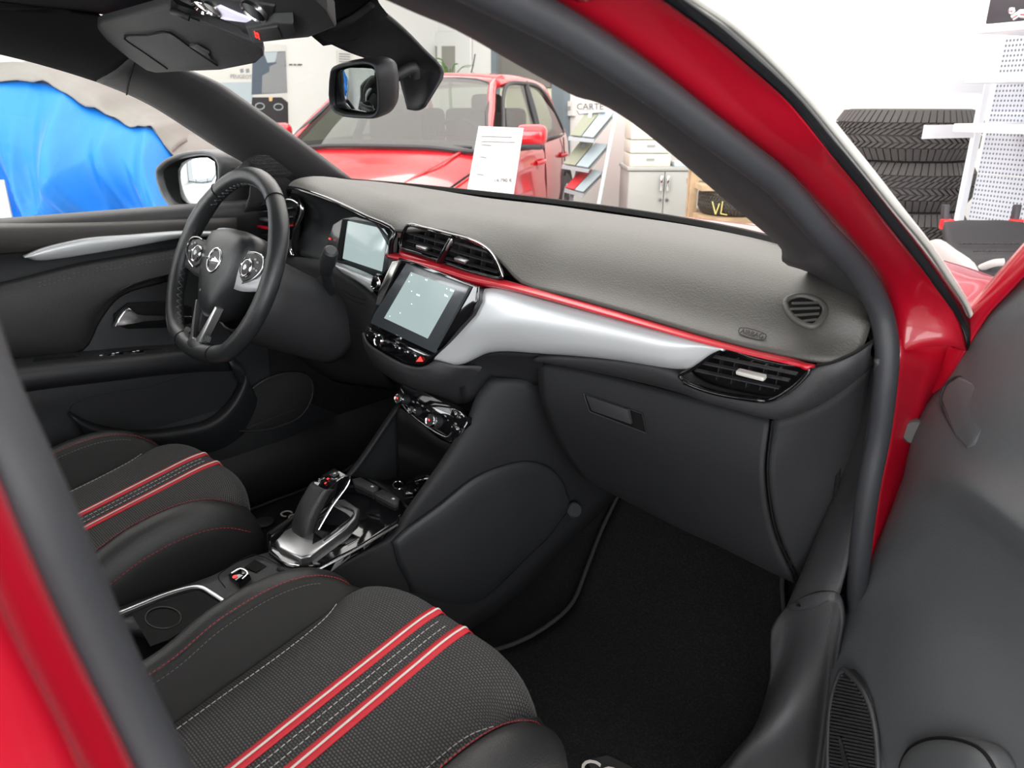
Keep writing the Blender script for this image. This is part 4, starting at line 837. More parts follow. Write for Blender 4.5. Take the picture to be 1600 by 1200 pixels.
# ================================================================== driver door
dd = thing('driver_door', 'far driver door with silver trim strip, black armrest and window switches', 'car door')
prof = [(.250, -.672), (.30, -.672), (.36, -.680), (.43, -.690), (.50, -.694), (.56, -.69), (.62, -.694), (.70, -.70), (.78, -.702), (.835, -.699), (.865, -.688), (.893, -.684), (.912, -.695), (.918, -.722), (.905, -.742)]
ysd = [-.98, -.85, -.7, -.55, -.4, -.25, -.1, .02, .12, .2]
rows = []
for y in ysd:
    k = max(0, (y-.0)/.2)
    rows.append([V((x-.02*k, y, z-.012*(y+.3)*(1 if z > .8 else .3))) for z, x in prof])
surf('door_card', rows, M['plastic'], dd, 4, 3, .01, face=(0, -.3, .6))
def D(x, y, o=0): return PX(x, y, -.694+o)
M['beltpad'] = mat('door_top_vinyl', (.05, .047, .043), .55, bump=('noise', 700, .3))
surf('door_top_roll', [[PX(*p, -.724) for p in ((-200, 351), (-60, 346), (60, 342), (160, 339), (285, 334), (370, 331))], [PX(*p, -.700) for p in ((-200, 354), (-60, 349), (60, 346), (160, 343), (285, 338), (370, 335))], [PX(*p, -.672) for p in ((-200, 366), (-60, 360), (60, 357), (160, 354), (285, 348), (370, 345))], [PX(*p, -.674) for p in ((-200, 392), (-60, 386), (60, 380), (160, 372), (285, 362), (370, 356))], [PX(*p, -.69) for p in ((-200, 410), (-60, 402), (60, 393), (160, 380), (285, 366), (370, 360))]], M['beltpad'], dd, 4, 4, .006)
up = [(38, 401), (62, 390), (94, 381), (140, 372), (206, 367), (285, 361), (350, 362)]
lw = [(39, 402), (58, 407), (94, 404), (140, 397), (206, 386), (285, 372), (350, 369)]
a = [PX(*p, -.668) for p in up]; b = [PX(*p, -.676) for p in lw]
sv2 = surf('silver_strip', [[p+V((-.012, 0, 0)) for p in a], a, [p.lerp(q, .5)+V((.007, 0, .0)) for p, q in zip(a, b)], b, [p+V((-.012, 0, 0)) for p in b]], M['silver'], dd, 4, 3, .004); sv2['label'] = 'satin silver strip on the driver door'
surf('padded_insert', [[D(x, y, .004) for x, y in ((-40, 452), (40, 432), (120, 412), (200, 398), (290, 384), (345, 378))], [D(x, y, .016) for x, y in ((-40, 480), (40, 462), (120, 444), (200, 430), (290, 414), (345, 404))], [D(x, y, .012) for x, y in ((-40, 550), (40, 545), (125, 530), (150, 490), (185, 455), (260, 430))], [D(x, y, .0) for x, y in ((-40, 565), (40, 560), (130, 548), (158, 500), (190, 463), (262, 440))]], M['leather'], dd, 4, 4, .004)
stitches('insert_stitching', [D(x, y, .0185) for x, y in ((60, 442), (130, 423), (200, 410), (285, 394))], M['threadgrey'], dd, .009, .006, .0007)
stitches('insert_stitching', [D(x, y, .0195) for x, y in ((60, 448), (130, 429), (200, 416), (285, 400))], M['threadgrey'], dd, .009, .006, .0007)
# inside handle
hr_ = prism('handle_recess', [D(*p, .006) for p in ((178, 492), (200, 474), (262, 470), (300, 480), (300, 505), (262, 512), (200, 514), (180, 508))], .004, M['dark'], dd, .001); hr_['label'] = 'dark recess behind the inside handle'
dh = prism('inside_handle', [D(*p, .026) for p in ((180, 511), (185, 498), (193, 486), (202, 481), (208, 485), (213, 493), (225, 495), (265, 494), (300, 494), (300, 498), (225, 500), (212, 503), (195, 510))], .012, M['chrome'], dd, .003, seg=3); dh['label'] = 'chrome inside door handle'
# armrest with switch block
AZ = .585
def AP(x, y, o=0): return PZ(x, y, AZ+o)
ar = []
for y, w_, z0 in ((-.95, .075, .668), (-.7, .078, .656), (-.54, .078, .645), (-.40, .076, .628), (-.28, .068, .612), (-.18, .045, .594), (-.12, .014, .576)):
    ar.append([V((-.70, y, z0+.008)), V((-.694+w_*.5, y, z0+.006)), V((-.694+w_*.9, y, z0+.001)), V((-.694+w_, y, z0-.012)), V((-.694+w_*.96, y, z0-.032)), V((-.694+w_*.6, y, z0-.05)), V((-.70, y, z0-.066))])
arm = surf('armrest', ar, M['plastic'], dd, 4, 4, .004, face=(0, -.5, 1.5))
def AS(x, y, o=.0): return PX(x, y, -.645+o)
for n_, (x_, y_) in enumerate(((161, 558), (180, 555), (212, 552))):
    c_ = PX(x_, y_, -.655); k_ = box('window_switch', c_, (.016, .030, .010), M['gloss'], arm, bevel=.003)
    for q in ((0, .008) if n_ else (0,)): box('switch_mark', c_+V((.003, q-.004, .0056)), (.004, .005, .0008), M['white'], k_)
mk = lathe('mirror_knob', [(0, .008), (.008, .008), (.010, .006), (.011, 0), (.011, -.004)], PX(258, 552, -.655), (0, 0, 1), M['plastic2'], arm, 18)
for q in range(3): box('knob_mark', PX(252+6*q, 549+q % 2, -.652), (.003, .003, .0006), M['whitedim'], mk)
prism('switch_base', [PX(*p, -.66) for p in ((152, 562), (165, 551), (225, 546), (272, 545), (272, 556), (230, 560))], .003, M['gloss'], arm)
prism('pull_cup', [PX(*p, -.655) for p in ((50, 570), (55, 560), (115, 556), (125, 558), (122, 567))], .002, M['dark'], arm)
# door pocket and speaker
pk_o = [(108, 642), (130, 655), (165, 666), (220, 672), (290, 664), (325, 654), (350, 634), (368, 608), (377, 580), (370, 566), (350, 556)]
pk_i = [(112, 634), (135, 622), (180, 612), (230, 606), (280, 590), (310, 575), (330, 565), (345, 560), (352, 558), (354, 557), (350, 555)]
prism('pocket_cavity', [D(*p, .004) for p in pk_o+pk_i[::-1][1:]], .003, M['lower'], dd)
surf('pocket_front', [[D(x, y, .010) for x, y in pk_o], [D(x+6, y+9, .04) for x, y in pk_o], [D(x+16, y+26, .034) for x, y in pk_o], [D(x+28, y+52, .012) for x, y in pk_o]], M['plastic'], dd, 3, 4, .004)
sp_o = [(360, 668), (372, 640), (392, 610), (418, 592), (450, 583), (478, 586), (488, 600), (486, 625), (470, 650), (440, 665), (400, 673)]
spk = empty('speaker'); spk.parent = dd
prism('speaker_grille', [D(*p, .018) for p in sp_o], .012, M['grille'], spk, .003)
tube('speaker_rim', [D(*p, .02) for p in sp_o], .003, M['plastic2'], spk, 8, True)
tube('speaker_rib', [D(385, 670, .022), D(420, 655, .022), D(460, 640, .022)], .0015, M['plastic2'], spk, 6)
# frame and glass above
dg = surf('side_window', [[PX(*p, -.738) for p in ((-220, 352), (0, 347), (200, 340), (370, 334))], [PX(-200, 180, -.70), PX(0, 190, -.70), PX(160, 215, -.70), PX(300, 260, -.715)], [PX(-200, 60, -.655), PX(-40, 78, -.658), PX(120, 130, -.67), PX(290, 225, -.70)]], M['wsglass'], dd, 3, 3, 0); dg['label'] = 'clear driver window'
tube('window_frame', [p+V((-.05, .05, .02)) for p in la[:10]]+[PX(398, 300, -.735), PX(402, 332, -.735)], .008, M['rubber'], dd, 8)
prism('mirror_sail', [PX(*p, -.722) for p in ((340, 332), (352, 290), (372, 262), (400, 285), (405, 335))], .02, M['plastic'], dd, .003)
# ================================================================== exterior mirror of the driver side
xm_n = V((-.25, .97, 0))
def XM(x, y, o=0): return PL(x, y, xm_n, xm_n.dot(V((-.87, -.07, .95)))+o)
xm = thing('wing_mirror', 'black driver wing mirror outside the far window', 'wing mirror')
xo = [(245, 268), (253, 256), (267, 247), (299, 238), (328, 239), (342, 250), (345, 275), (338, 305), (322, 330), (293, 331), (267, 321), (252, 299)]
R0 = [XM(*p, -.02) for p in xo]; c0 = sum(R0, V((0, 0, 0)))/len(R0)
rows = [[c0+(p-c0)*.9+xm_n*.012 for p in R0], [c0+(p-c0)*.97-xm_n*.002 for p in R0], R0, [c0+(p-c0)*1.02+xm_n*.03 for p in R0], [c0+(p-c0)*.9+xm_n*.09 for p in R0], [c0+(p-c0)*.5+xm_n*.13+V((.04, 0, 0)) for p in R0], [c0+(p-c0)*.05+xm_n*.14+V((.05, 0, 0)) for p in R0]]
hs = surf('mirror_housing', rows, M['mirrorcase'], xm, 3, 4, .003, closed=True)
prism('mirror_glass', [XM(*p, -.004) for p in ((277, 268), (284, 254), (296, 247), (324, 246), (335, 253), (338, 278), (328, 308), (312, 325), (300, 326), (283, 314))], .004, M['mirror'], xm, .001)
tube('mirror_arm', [XM(330, 310, .06), PX(362, 322, -.79), PX(385, 326, -.73)], [.03]*4+[.022]*4+[.018], M['plastic2'], xm, 10)
# tweeter grille on the far pillar foot
tw_ = [(393, 252), (405, 243), (425, 240), (443, 246), (456, 258), (466, 272), (450, 277), (425, 277), (405, 270)]
g__ = prism('pillar_speaker', [PL(*p, (-1, 0, .35), .675+.85*.35) for p in tw_], .012, M['grille'], car, .004)
surf('pillar_foot', [[PL(*p, (-1, 0, .35), .70+.85*.35) for p in ((372, 262), (392, 246), (415, 234), (440, 236), (470, 256), (500, 276))], [PL(*p, (-1, 0, .35), .69+.85*.35) for p in ((392, 292), (402, 278), (425, 281), (450, 282), (472, 282), (500, 285))], [PL(*p, (-1, 0, .35), .70+.85*.35) for p in ((380, 338), (408, 332), (438, 327), (466, 318), (488, 304), (508, 298))]], M['trimcloth'], car, 4, 3, .004)
# ================================================================== interior mirror and its shroud
mn = V((.17, .95, .26)).normalized(); mc = V((-.015, -.175, 1.14))
def IM(x, y, o=0): return PL(x, y, mn, mn.dot(mc)+o)
im = thing('rear_view_mirror', 'black interior rear-view mirror below the windscreen sensor cover', 'mirror')
io = [(519, 112), (524, 105), (547, 99), (580, 97), (590, 104), (595, 168), (588, 181), (570, 183), (526, 175), (518, 163)]
R0 = [IM(*p) for p in io]; c0 = sum(R0, V((0, 0, 0)))/len(R0)
surf('mirror_housing', [[c0+(p-c0)*.93+mn*.006 for p in R0], [c0+(p-c0)*.97-mn*.002 for p in R0], R0, [c0+(p-c0)*1.0+mn*.02 for p in R0], [c0+(p-c0)*.93+mn*.028 for p in R0], [c0+(p-c0)*.72+mn*.04 for p in R0], [c0+(p-c0)*.05+mn*.042 for p in R0]], M['plastic'], im, 3, 3, .002, closed=True)
prism('mirror_glass', [IM(*p, .001) for p in ((526, 114), (533, 108), (548, 106), (580, 105), (585, 110), (591, 168), (584, 175), (572, 175), (528, 169), (525, 160))], .003, M['darkrefl'], im, .0015)
tube('mirror_arm', [c0+mn*.05+V((.01, 0, 0)), c0+mn*.08+V((.02, .01, .01)), V((.02, -.085, 1.165))], .009, M['plastic'], im, 8)
shroud = surf('sensor_cover', [
  [PX(498, 60, -.05), PX(545, 82, -.045), PX(590, 97, -.04), PX(616, 104, -.035), PX(628, 140, -.03), PX(636, 171, -.02)],
  [PX(520, 42, -.02), PX(565, 60, -.015), PX(615, 84, -.01), PX(645, 105, -.005), PX(650, 142, .0), PX(645, 172, .0)],
  [PX(556, 20, .01), PX(600, 45, .02), PX(645, 76, .025), PX(672, 106, .03), PX(668, 138, .03), PX(655, 170, .02)],
  [PX(578, 2, .03), PX(620, 36, .04), PX(660, 78, .045), PX(692, 115, .05), PX(680, 138, .045), PX(662, 166, .03)]], M['plastic'], car, 4, 4, .004); shroud['label'] = 'black sensor cover hanging from the windscreen header'
surf('header_cover', [[PX(470, -60, -.06), PX(520, -60, -.02), PX(600, -70, .03)], [PX(465, 0, -.06), PX(530, -10, -.02), PX(600, -30, .03)], [PX(480, 48, -.055), PX(540, 28, -.01), PX(588, -2, .035)], [PX(505, 72, -.05), PX(552, 62, -.005), PX(606, 24, .04)]], M['headliner'], car, 4, 4, .004)
# ================================================================== overhead console and visor
oh = thing('overhead_console', 'black roof console with reading lamps and emergency call button', 'roof console')
on_ = V((0, .62, .78)).normalized(); oc = V((.0, -.30, 1.208))
def OH(x, y, o=0): return PL(x, y, on_, on_.dot(oc)+o)
prism('console_body', [OH(*p) for p in ((215, -30), (290, 8), (372, 38), (392, 66), (440, 62), (482, 58), (526, 46), (512, 20), (470, -20), (400, -60))], .03, M['plastic2'], oh, .006, into=(0, 0, 1))
la_ = prism('lamp_panel', [OH(*p, -.002) for p in ((295, 5), (325, -5), (430, 10), (425, 30), (385, 36), (330, 22))], .006, M['plastic'], oh, .002, into=(0, 0, 1))
prism('lamp_lens', [OH(*p, -.005) for p in ((322, 22), (345, 12), (372, 24), (393, 32), (385, 36), (352, 32))], .004, M['lamp'], oh, .001, into=(0, 0, 1))
lathe('lamp_ring', [(.011, 0), (.013, .003), (.0155, 0), (.0155, -.004)], OH(314, 11, -.004), -on_, M['chromeb'], oh, 20)
for (x_, y_, r_) in ((398, 16, .017), (333, 12, .013)):
    ln2 = lathe('reading_lamp', [(0, .003), (r_*.9, .003), (r_, .0), (r_, -.004)], OH(x_, y_, -.003), -on_, M['gloss'], oh, 24)
    lathe('lamp_ring', [(r_*.95, .002), (r_*1.05, .005), (r_*1.15, .0), (r_*1.15, -.004)], OH(x_, y_, -.003), -on_, M['chrome'], ln2, 28)
sos = prism('call_button_housing', [OH(*p, -.010) for p in ((384, 44), (430, 37), (459, 36), (463, 52), (450, 63), (398, 69), (392, 64))], .012, M['plastic'], oh, .003, into=(0, 0, 1))
prism('call_button', [OH(*p, -.0115) for p in ((393, 48), (434, 42), (441, 60), (398, 64))], .004, M['plastic2'], sos, .001, into=(0, 0, 1))
text('call_lettering', 'SOS', OH(401, 55, -.0122), OH(400, 62)-OH(397, 49), -on_, .010, M['iconred'], sos)
vn = V((0, .66, .75)).normalized(); vc = V((-.30, -.31, 1.207))
def VZ(x, y, o=0): return PL(x, y, vn, vn.dot(vc)+o)
vis = thing('sun_visor', 'charcoal driver sun visor with closed mirror flap', 'sun visor')
prism('visor_board', [VZ(*p) for p in ((152, 46), (152, 40), (160, 36), (258, 10), (266, 12), (276, 22), (312, 34), (397, 67), (410, 80), (412, 90), (400, 101), (344, 109), (246, 116), (230, 112), (200, 90), (165, 63))], .014, M['trimcloth'], vis, .005, seg=3, into=(0, .2, .9))
fl_ = prism('mirror_flap', [VZ(*p, -.003) for p in ((194, 60), (200, 58), (265, 52), (294, 72), (302, 72), (325, 82), (328, 92), (340, 103), (300, 106), (262, 108), (255, 104))], .004, M['trimcloth'], vis, .001, into=(0, .2, .9))
tube('flap_groove', [VZ(*p, -.0035) for p in ((262, 108), (228, 84), (194, 60), (230, 55), (266, 52), (300, 76), (340, 103))], .0014, M['dark'], fl_, 6)
prism('flap_catch', [VZ(*p, -.006) for p in ((296, 73), (308, 73), (327, 84), (318, 86))], .004, M['plastic'], fl_, .001, into=(0, .2, .9))
tube('visor_clip', [VZ(270, 18, -.006), VZ(282, 22, -.01), VZ(296, 28, -.008)], .005, M['plastic2'], vis, 8)
# ================================================================== open passenger door
th = math.radians(48); dn_ = V((-math.cos(th), -math.sin(th), 0)); H0 = V((.79, .10, 0))
def PDo(x, y, o=0): return PL(x, y, dn_, dn_.dot(H0)+o)
pd = thing('passenger_door', 'open passenger door with grey plastic card and ribbed speaker', 'car door')
# inner card: columns run along the door away from the hinge, rows from top to bottom
cw = [
 [((1537, 498), .0), ((1600, 432), .0), ((1760, 250), .0)],
 [((1475, 604), .012), ((1560, 560), .012), ((1760, 470), .012)],
 [((1447, 636), .02), ((1545, 640), .03), ((1770, 640), .03)],
 [((1422, 700), .035), ((1520, 715), .045), ((1770, 790), .04)],
 [((1412, 745), .042), ((1506, 756), .068), ((1770, 950), .085)],
 [((1402, 772), .044), ((1502, 776), .066), ((1770, 975), .080)],
 [((1392, 800), .046), ((1496, 810), .056), ((1770, 1010), .062)],
 [((1362, 870), .055), ((1470, 850), .055), ((1780, 1080), .05)],
 [((1325, 945), .07), ((1440, 930), .06), ((1790, 1150), .05)],
 [((1308, 1000), .085), ((1430, 1020), .085), ((1790, 1230), .07)],
 [((1297, 1070), .10), ((1420, 1090), .105), ((1800, 1310), .09)],
 [((1292, 1130), .10), ((1420, 1150), .11), ((1800, 1350), .10)],
 [((1292, 1210), .10), ((1420, 1230), .10), ((1800, 1450), .10)],
 [((1292, 1320), .085), ((1420, 1340), .085), ((1800, 1560), .085)]]
rows = []
for r in cw:
    P_ = [PDo(*p, o) for p, o in r]
    k_ = len(rows)/(len(cw)-1); z_ = .935-.665*k_; o_ = r[2][1]; dr_ = V((math.sin(th), -math.cos(th), 0))
    far_ = [V((H0.x, H0.y, z_))+dr_*u_+dn_*(o_*f_) for u_, f_ in ((.55, 1), (.75, .9), (.93, .6), (.965, .0))]
    rows.append([P_[0]+V((-.01, .05, 0)), P_[0]+V((-.004, .018, 0)), P_[0], P_[0].lerp(P_[1], .5)+dn_*.002, P_[1], P_[1].lerp(P_[2], .5), P_[2]] + far_)
dc = surf('door_card', rows, M['doorgrey'], pd, 4, 4, .008); dc['label'] = 'grey grained plastic door card'
# red outer skin and edge flange
sk = [((1500, 497), (1540, 494)), ((1545, 445), (1600, 425)), ((1600, 378), (1680, 340))]
fl1 = [PDo(*p, .004) for p in ((1458, 615), (1471, 565), (1499, 502), (1545, 444), (1602, 378), (1680, 290))]
fl2 = [PDo(*p, .008) for p in ((1463, 612), (1478, 598), (1539, 496), (1572, 460), (1602, 428), (1700, 330))]
surf('door_edge', [[p+V((-.004, .03, 0)) for p in fl1], fl1, [p.lerp(q, .5)+dn_*.004 for p, q in zip(fl1, fl2)], fl2], M['redpaint'], pd, 4, 3, .004)
ol = PDo(1460, 620, -.02); dir_ = V((math.sin(th), -math.cos(th), 0))
surf('door_skin', [[H0+dir_*u+dn_*(-.07-.02*math.sin(math.pi*min(1, max(0, (z-.3)/.6))))+V((0, 0, z)) for u in (-.02, .3, .6, .95)] for z in (.27, .45, .65, .85, .93)], M['redpaint'], pd, 3, 4, .01, face=(3, 2, .6))
surf('door_front_edge', [[r[0] for r in rows], [V((H0.x, H0.y, min(.93, max(.27, r[0].z))))+dir_*-.02-dn_*.075 for r in rows]], M['redpaint'], pd, 3, 3, .006, face=(0, 3, .6))
surf('door_rear_edge', [[r[-1] for r in rows], [V((H0.x, H0.y, r[-1].z))+dir_*.96-dn_*.075 for r in rows]], M['redpaint'], pd, 3, 3, .006, face=(3, -3, .6))
def LD(u, z, o=0): return V((H0.x, H0.y, z))+dir_*u+dn_*o
wfp = [LD(.105, 1.052, -.01), LD(.25, 1.18, .03), LD(.42, 1.245, .06), LD(.7, 1.265, .075), LD(.92, 1.24, .07), LD(.98, 1.1, .03), LD(.965, .93, -.02)]
tube('window_frame', wfp, .016, M['rubber'], pd, 10)
pg_ = surf('window_glass', [[LD(.2, .93, -.03), LD(.5, .93, -.03), LD(.95, .93, -.03)], [LD(.24, 1.05, .0), LD(.5, 1.08, .01), LD(.96, 1.08, .01)], [LD(.32, 1.19, .035), LD(.55, 1.245, .055), LD(.92, 1.235, .06)]], M['wsglass'], pd, 3, 3, 0); pg_['label'] = 'clear passenger window'
# raised tweeter cover
tc = [(1469, 625), (1478, 601), (1497, 588), (1520, 598), (1546, 622), (1544, 656), (1521, 695), (1508, 700), (1494, 680)]
def TO(x, y): return .016 + (y-604)*.00024 - (x-1469)*.00004
tcp = prism('tweeter_cover', [PDo(*p, TO(*p)+.006) for p in tc], .012, M['doorgrey'], pd, .003, seg=3); tcp['label'] = 'rounded blank cover near the door hinge'
tube('cover_edge', [PDo(*p, TO(*p)+.002) for p in tc], .0014, M['plastic'], tcp, 6, True)
# speaker grille with real ribs
so_ = [(1318, 1046), (1330, 1056), (1348, 1078), (1360, 1105), (1367, 1135), (1371, 1170), (1372, 1215), (1370, 1260), (1330, 1270), (1296, 1230), (1294, 1180), (1296, 1120), (1304, 1075)]
def SP(x, y, o=0): return PDo(x, y, .112+o)
sg = empty('door_speaker'); sg.parent = pd
prism('speaker_dish', [SP(*p) for p in so_], .02, M['plastic'], sg, .002)
tube('speaker_rim', [SP(*p, .002) for p in so_], .0035, M['plastic2'], sg, 8, True)
import bisect
def span(y):
    xs = []
    for i in range(len(so_)):
        (x0, y0), (x1, y1) = so_[i], so_[(i+1) % len(so_)]
        if (y0-y)*(y1-y) < 0: xs.append(x0+(x1-x0)*(y-y0)/(y1-y0))
    return min(xs), max(xs)
yy = 1056.0
while yy < 1255:
    x0, x1 = span(yy); sl = .18
    bar('speaker_rib', SP(x0+3, yy-sl*(x1-x0)/2, .002), SP(x1-3, yy+sl*(x1-x0)/2, .002), .004, .0026, M['plastic2'], sg)
    yy += 5.6
prism('speaker_blade', [SP(*p, .006) for p in ((1309, 1150), (1313, 1152), (1330, 1215), (1320, 1215))], .004, M['gloss'], sg)
# pocket moulding at the lower edge
pm_ = [(1405, 1230), (1409, 1200), (1416, 1180), (1428, 1166), (1459, 1154), (1506, 1157), (1537, 1172), (1556, 1198), (1580, 1260)]
a = [PDo(*p, .118) for p in pm_]; cc = PDo(1490, 1280, .125)
surf('pocket_pad', [[p-dn_*.02 for p in a], a, [p.lerp(cc, .12)+dn_*.010 for p in a], [p.lerp(cc, .5)+dn_*.016 for p in a], [p.lerp(cc, .95)+dn_*.018 for p in a]], M['doorgrey'], pd, 4, 4, .003)
tube('pocket_groove', [p+dn_*.002 for p in a], .0018, M['dark'], pd, 6)
# ================================================================== showroom things beyond the car
# --- red car ahead
RC0 = V((-2.607, 1.26, 0)); RA = math.radians(-60.4); RS = .9755; rf = V((math.cos(RA), math.sin(RA), 0)); rl2 = V((-rf.y, rf.x, 0))
def RC(x, y, z): return RC0 + (rl2*y - rf*x)*RS + V((0, 0, z*RS))
rc = thing('parked_car', 'red hatchback parked ahead, seen through the windscreen', 'car', RC(1.9, 0, 0))
def rk(o): o.parent = rc; o.matrix_parent_inverse = Matrix.Translation(-rc.location); return o
M['redpaint2'] = mat('red_showroom_paint', (.50, .006, .014), .2, coat=.8)
secs = []
for x, w_, zb, zh, zc in ((.0, .60, .25, .55, .60), (.06, .70, .22, .64, .69), (.3, .76, .2, .70, .77), (.7, .79, .2, .77, .84), (1.0, .80, .2, .83, .90), (1.3, .81, .2, .87, .905), (2.0, .81, .2, .89, .91), (2.8, .81, .2, .91, .92), (3.3, .78, .22, .93, .94), (3.65, .72, .26, .90, .92), (3.76, .62, .32, .75, .78)):
    secs.append([RC(x, w_-.05, zb), RC(x, w_, zb+.12), RC(x, w_+.015, .45), RC(x, w_+.005, .6), RC(x, w_-.02, zh-.04), RC(x, w_-.07, zh), RC(x, w_*.6, zh+(zc-zh)*.75), RC(x, 0, zc), RC(x, -w_*.6, zh+(zc-zh)*.75), RC(x, -w_+.07, zh), RC(x, -w_+.02, zh-.04), RC(x, -w_-.005, .6), RC(x, -w_-.015, .45), RC(x, -w_, zb+.12), RC(x, -w_+.05, zb)])
rk(surf('body', secs, M['redpaint2'], None, 3, 4, .01, face=RC(1.5, 0, 5)))
for s in (1, -1): rk(tube('bonnet_crease', [RC(.12, s*.42, .70), RC(.5, s*.50, .795), RC(.95, s*.56, .872)], .008, M['redpaint2'], None, 6))
rk(tube('bonnet_gap', [RC(.10, .66, .655), RC(.4, .715, .735), RC(.8, .735, .80), RC(1.02, .73, .84)], .006, M['dark'], None, 6))
# roof and pillars
rf_s = []
for x, w_, z in ((1.74, .50, 1.305), (1.80, .56, 1.33), (2.1, .58, 1.36), (2.6, .575, 1.362), (3.1, .55, 1.335), (3.35, .53, 1.30)):
    rf_s.append([RC(x, w_+.03, z-.06), RC(x, w_+.015, z-.02), RC(x, w_-.05, z), RC(x, 0, z+.02), RC(x, -w_+.05, z), RC(x, -w_-.015, z-.02), RC(x, -w_-.03, z-.06)])
rk(surf('roof', rf_s, M['redpaint2'], None, 3, 3, .02, face=RC(2, 0, 5)))
for s in (1, -1):
    rk(tube('front_pillar', [RC(1.02, s*.70, .87), RC(1.4, s*.625, 1.10), RC(1.74, s*.55, 1.29), RC(1.85, s*.575, 1.32)], .030, M['redpaint2'], None, 8))
    rk(tube('side_roof_rail', [RC(1.74, s*.57, 1.29), RC(2.2, s*.605, 1.315), RC(2.8, s*.60, 1.305), RC(3.3, s*.57, 1.25), RC(3.6, s*.62, 1.0), RC(3.68, s*.66, .9)], .032, M['redpaint2'], None, 8))
    rk(tube('centre_pillar', [RC(2.22, s*.775, .88), RC(2.3, s*.69, 1.12), RC(2.36, s*.61, 1.31)], .034, M['rubber'], None, 8))
    rk(tube('window_seal', [RC(1.2, s*.785, .885), RC(1.45, s*.70, 1.06), RC(1.8, s*.62, 1.27), RC(2.3, s*.635, 1.305), RC(2.8, s*.635, 1.28), RC(3.2, s*.65, 1.15), RC(3.4, s*.72, .93), RC(2.6, s*.795, .905), RC(1.8, s*.795, .895)], .014, M['rubber'], None, 6, True))
    rk(surf('side_glass', [[RC(1.3, s*.775, .90), RC(1.7, s*.78, .90), RC(2.22, s*.785, .90), RC(2.8, s*.785, .905), RC(3.3, s*.74, .92)], [RC(1.55, s*.69, 1.1), RC(1.8, s*.70, 1.1), RC(2.25, s*.70, 1.11), RC(2.8, s*.70, 1.1), RC(3.2, s*.68, 1.08)], [RC(1.8, s*.62, 1.27), RC(2.0, s*.625, 1.29), RC(2.3, s*.63, 1.30), RC(2.75, s*.625, 1.28), RC(3.05, s*.62, 1.22)]], M['carglass'], None, 3, 3, 0))
    for x in (2.05, 2.95): 
        h_ = rk(tube('door_handle', [RC(x-.09, s*.815, .74), RC(x-.05, s*.845, .745), RC(x+.05, s*.845, .75), RC(x+.09, s*.815, .75)], .016, M['redpaint2'], None, 8))
    for x in (1.22, 2.27, 3.05): rk(tube('door_gap', [RC(x, s*.797, .885), RC(x, s*.820, .6), RC(x, s*.822, .42), RC(x, s*.80, .26)], .005, M['dark'], None, 5))
    mi = rk(box('door_mirror', RC(1.31, s*.93, .965), (.11, .20, .13), M['redpaint2'], None, frame(-rf), .045, 4))
    box('mirror_base', RC(1.32, s*.92, .895), (.10, .17, .04), M['rubber'], mi, frame(-rf), .015)
    rk(tube('mirror_foot', [RC(1.34, s*.79, .88), RC(1.33, s*.86, .895), RC(1.32, s*.92, .90)], .03, M['rubber'], None, 8))
    for x in (.72, 3.12):
        wh = rk(lathe('wheel', [(.16, .06), (.27, .07), (.29, .04), (.29, -.09), (.26, -.1), (.1, -.1)], RC(x, s*.76, .29), rl2*s, M['rubber'], None, 28))
        lathe('wheel_disc', [(0, .055), (.06, .06), (.13, .045), (.185, .07), (.2, .06)], RC(x, s*.76, .29), rl2*s, M['alu'], wh, 24)
        rk(lathe('wheel_arch', [(.30, .03), (.325, .062), (.335, .03)], RC(x, s*.762, .30), rl2*s, M['rubber'], None, 28))
ws_ = rk(surf('windscreen', [[RC(1.0, .68, .885), RC(.92, .35, .90), RC(.90, 0, .905), RC(.92, -.35, .90), RC(1.0, -.68, .885)], [RC(1.36, .61, 1.10), RC(1.29, .32, 1.12), RC(1.27, 0, 1.125), RC(1.29, -.32, 1.12), RC(1.36, -.61, 1.10)], [RC(1.73, .53, 1.30), RC(1.70, .28, 1.325), RC(1.69, 0, 1.33), RC(1.70, -.28, 1.325), RC(1.73, -.53, 1.30)]], M['carglass'], None, 3, 4, 0))
rk(tube('windscreen_frame', [RC(1.0, .68, .885), RC(.92, .35, .90), RC(.90, 0, .905), RC(.92, -.35, .90), RC(1.0, -.68, .885), RC(1.36, -.61, 1.10), RC(1.72, -.52, 1.29), RC(1.69, 0, 1.32), RC(1.72, .52, 1.29), RC(1.36, .61, 1.10)], .014, M['rubber'], None, 6, True))
M['cabinbeige'] = mat('pale_cabin_trim', (.34, .33, .29), .8)
M['cabindark'] = mat('dark_cabin_trim', (.05, .05, .05), .8)
rk(box('cabin_dash', RC(1.25, 0, .84), (.5*RS, 1.3*RS, .16*RS), M['cabindark'], None, frame(-rf), .05))
for y in (-.36, .36):
    rk(box('cabin_seat', RC(2.15, y, .86), (.16, .46, .5), M['cabindark'], None, frame(-rf), .06)); rk(box('cabin_headrest', RC(2.2, y, 1.15), (.1, .24, .15), M['cabindark'], None, frame(-rf), .04))
tube_w = [RC(1.50, .36+.16*math.cos(q*math.pi/8), .93+.13*math.sin(q*math.pi/8)) for q in range(16)]
rk(tube('cabin_steering_wheel', tube_w, .016, M['rubber'], None, 8, True, 2))
rk(box('cabin_rear_shelf', RC(2.9, 0, .88), (.9, 1.3, .1), M['cabindark'], None, frame(-rf), .03))
for y in (-.36, 0, .36): rk(box('cabin_rear_seat', RC(2.75, y, .95), (.12, .34, .34), M['cabindark'], None, frame(-rf), .05))
rk(tube('aerial', [RC(2.9, 0, 1.37), RC(3.0, 0, 1.47), RC(3.06, 0, 1.56)], .006, M['rubber'], None, 5))
rk(tube('wiper', [RC(.94, -.1, .915), RC(.97, .3, .915), RC(1.0, .62, .90)], .008, M['rubber'], None, 5))
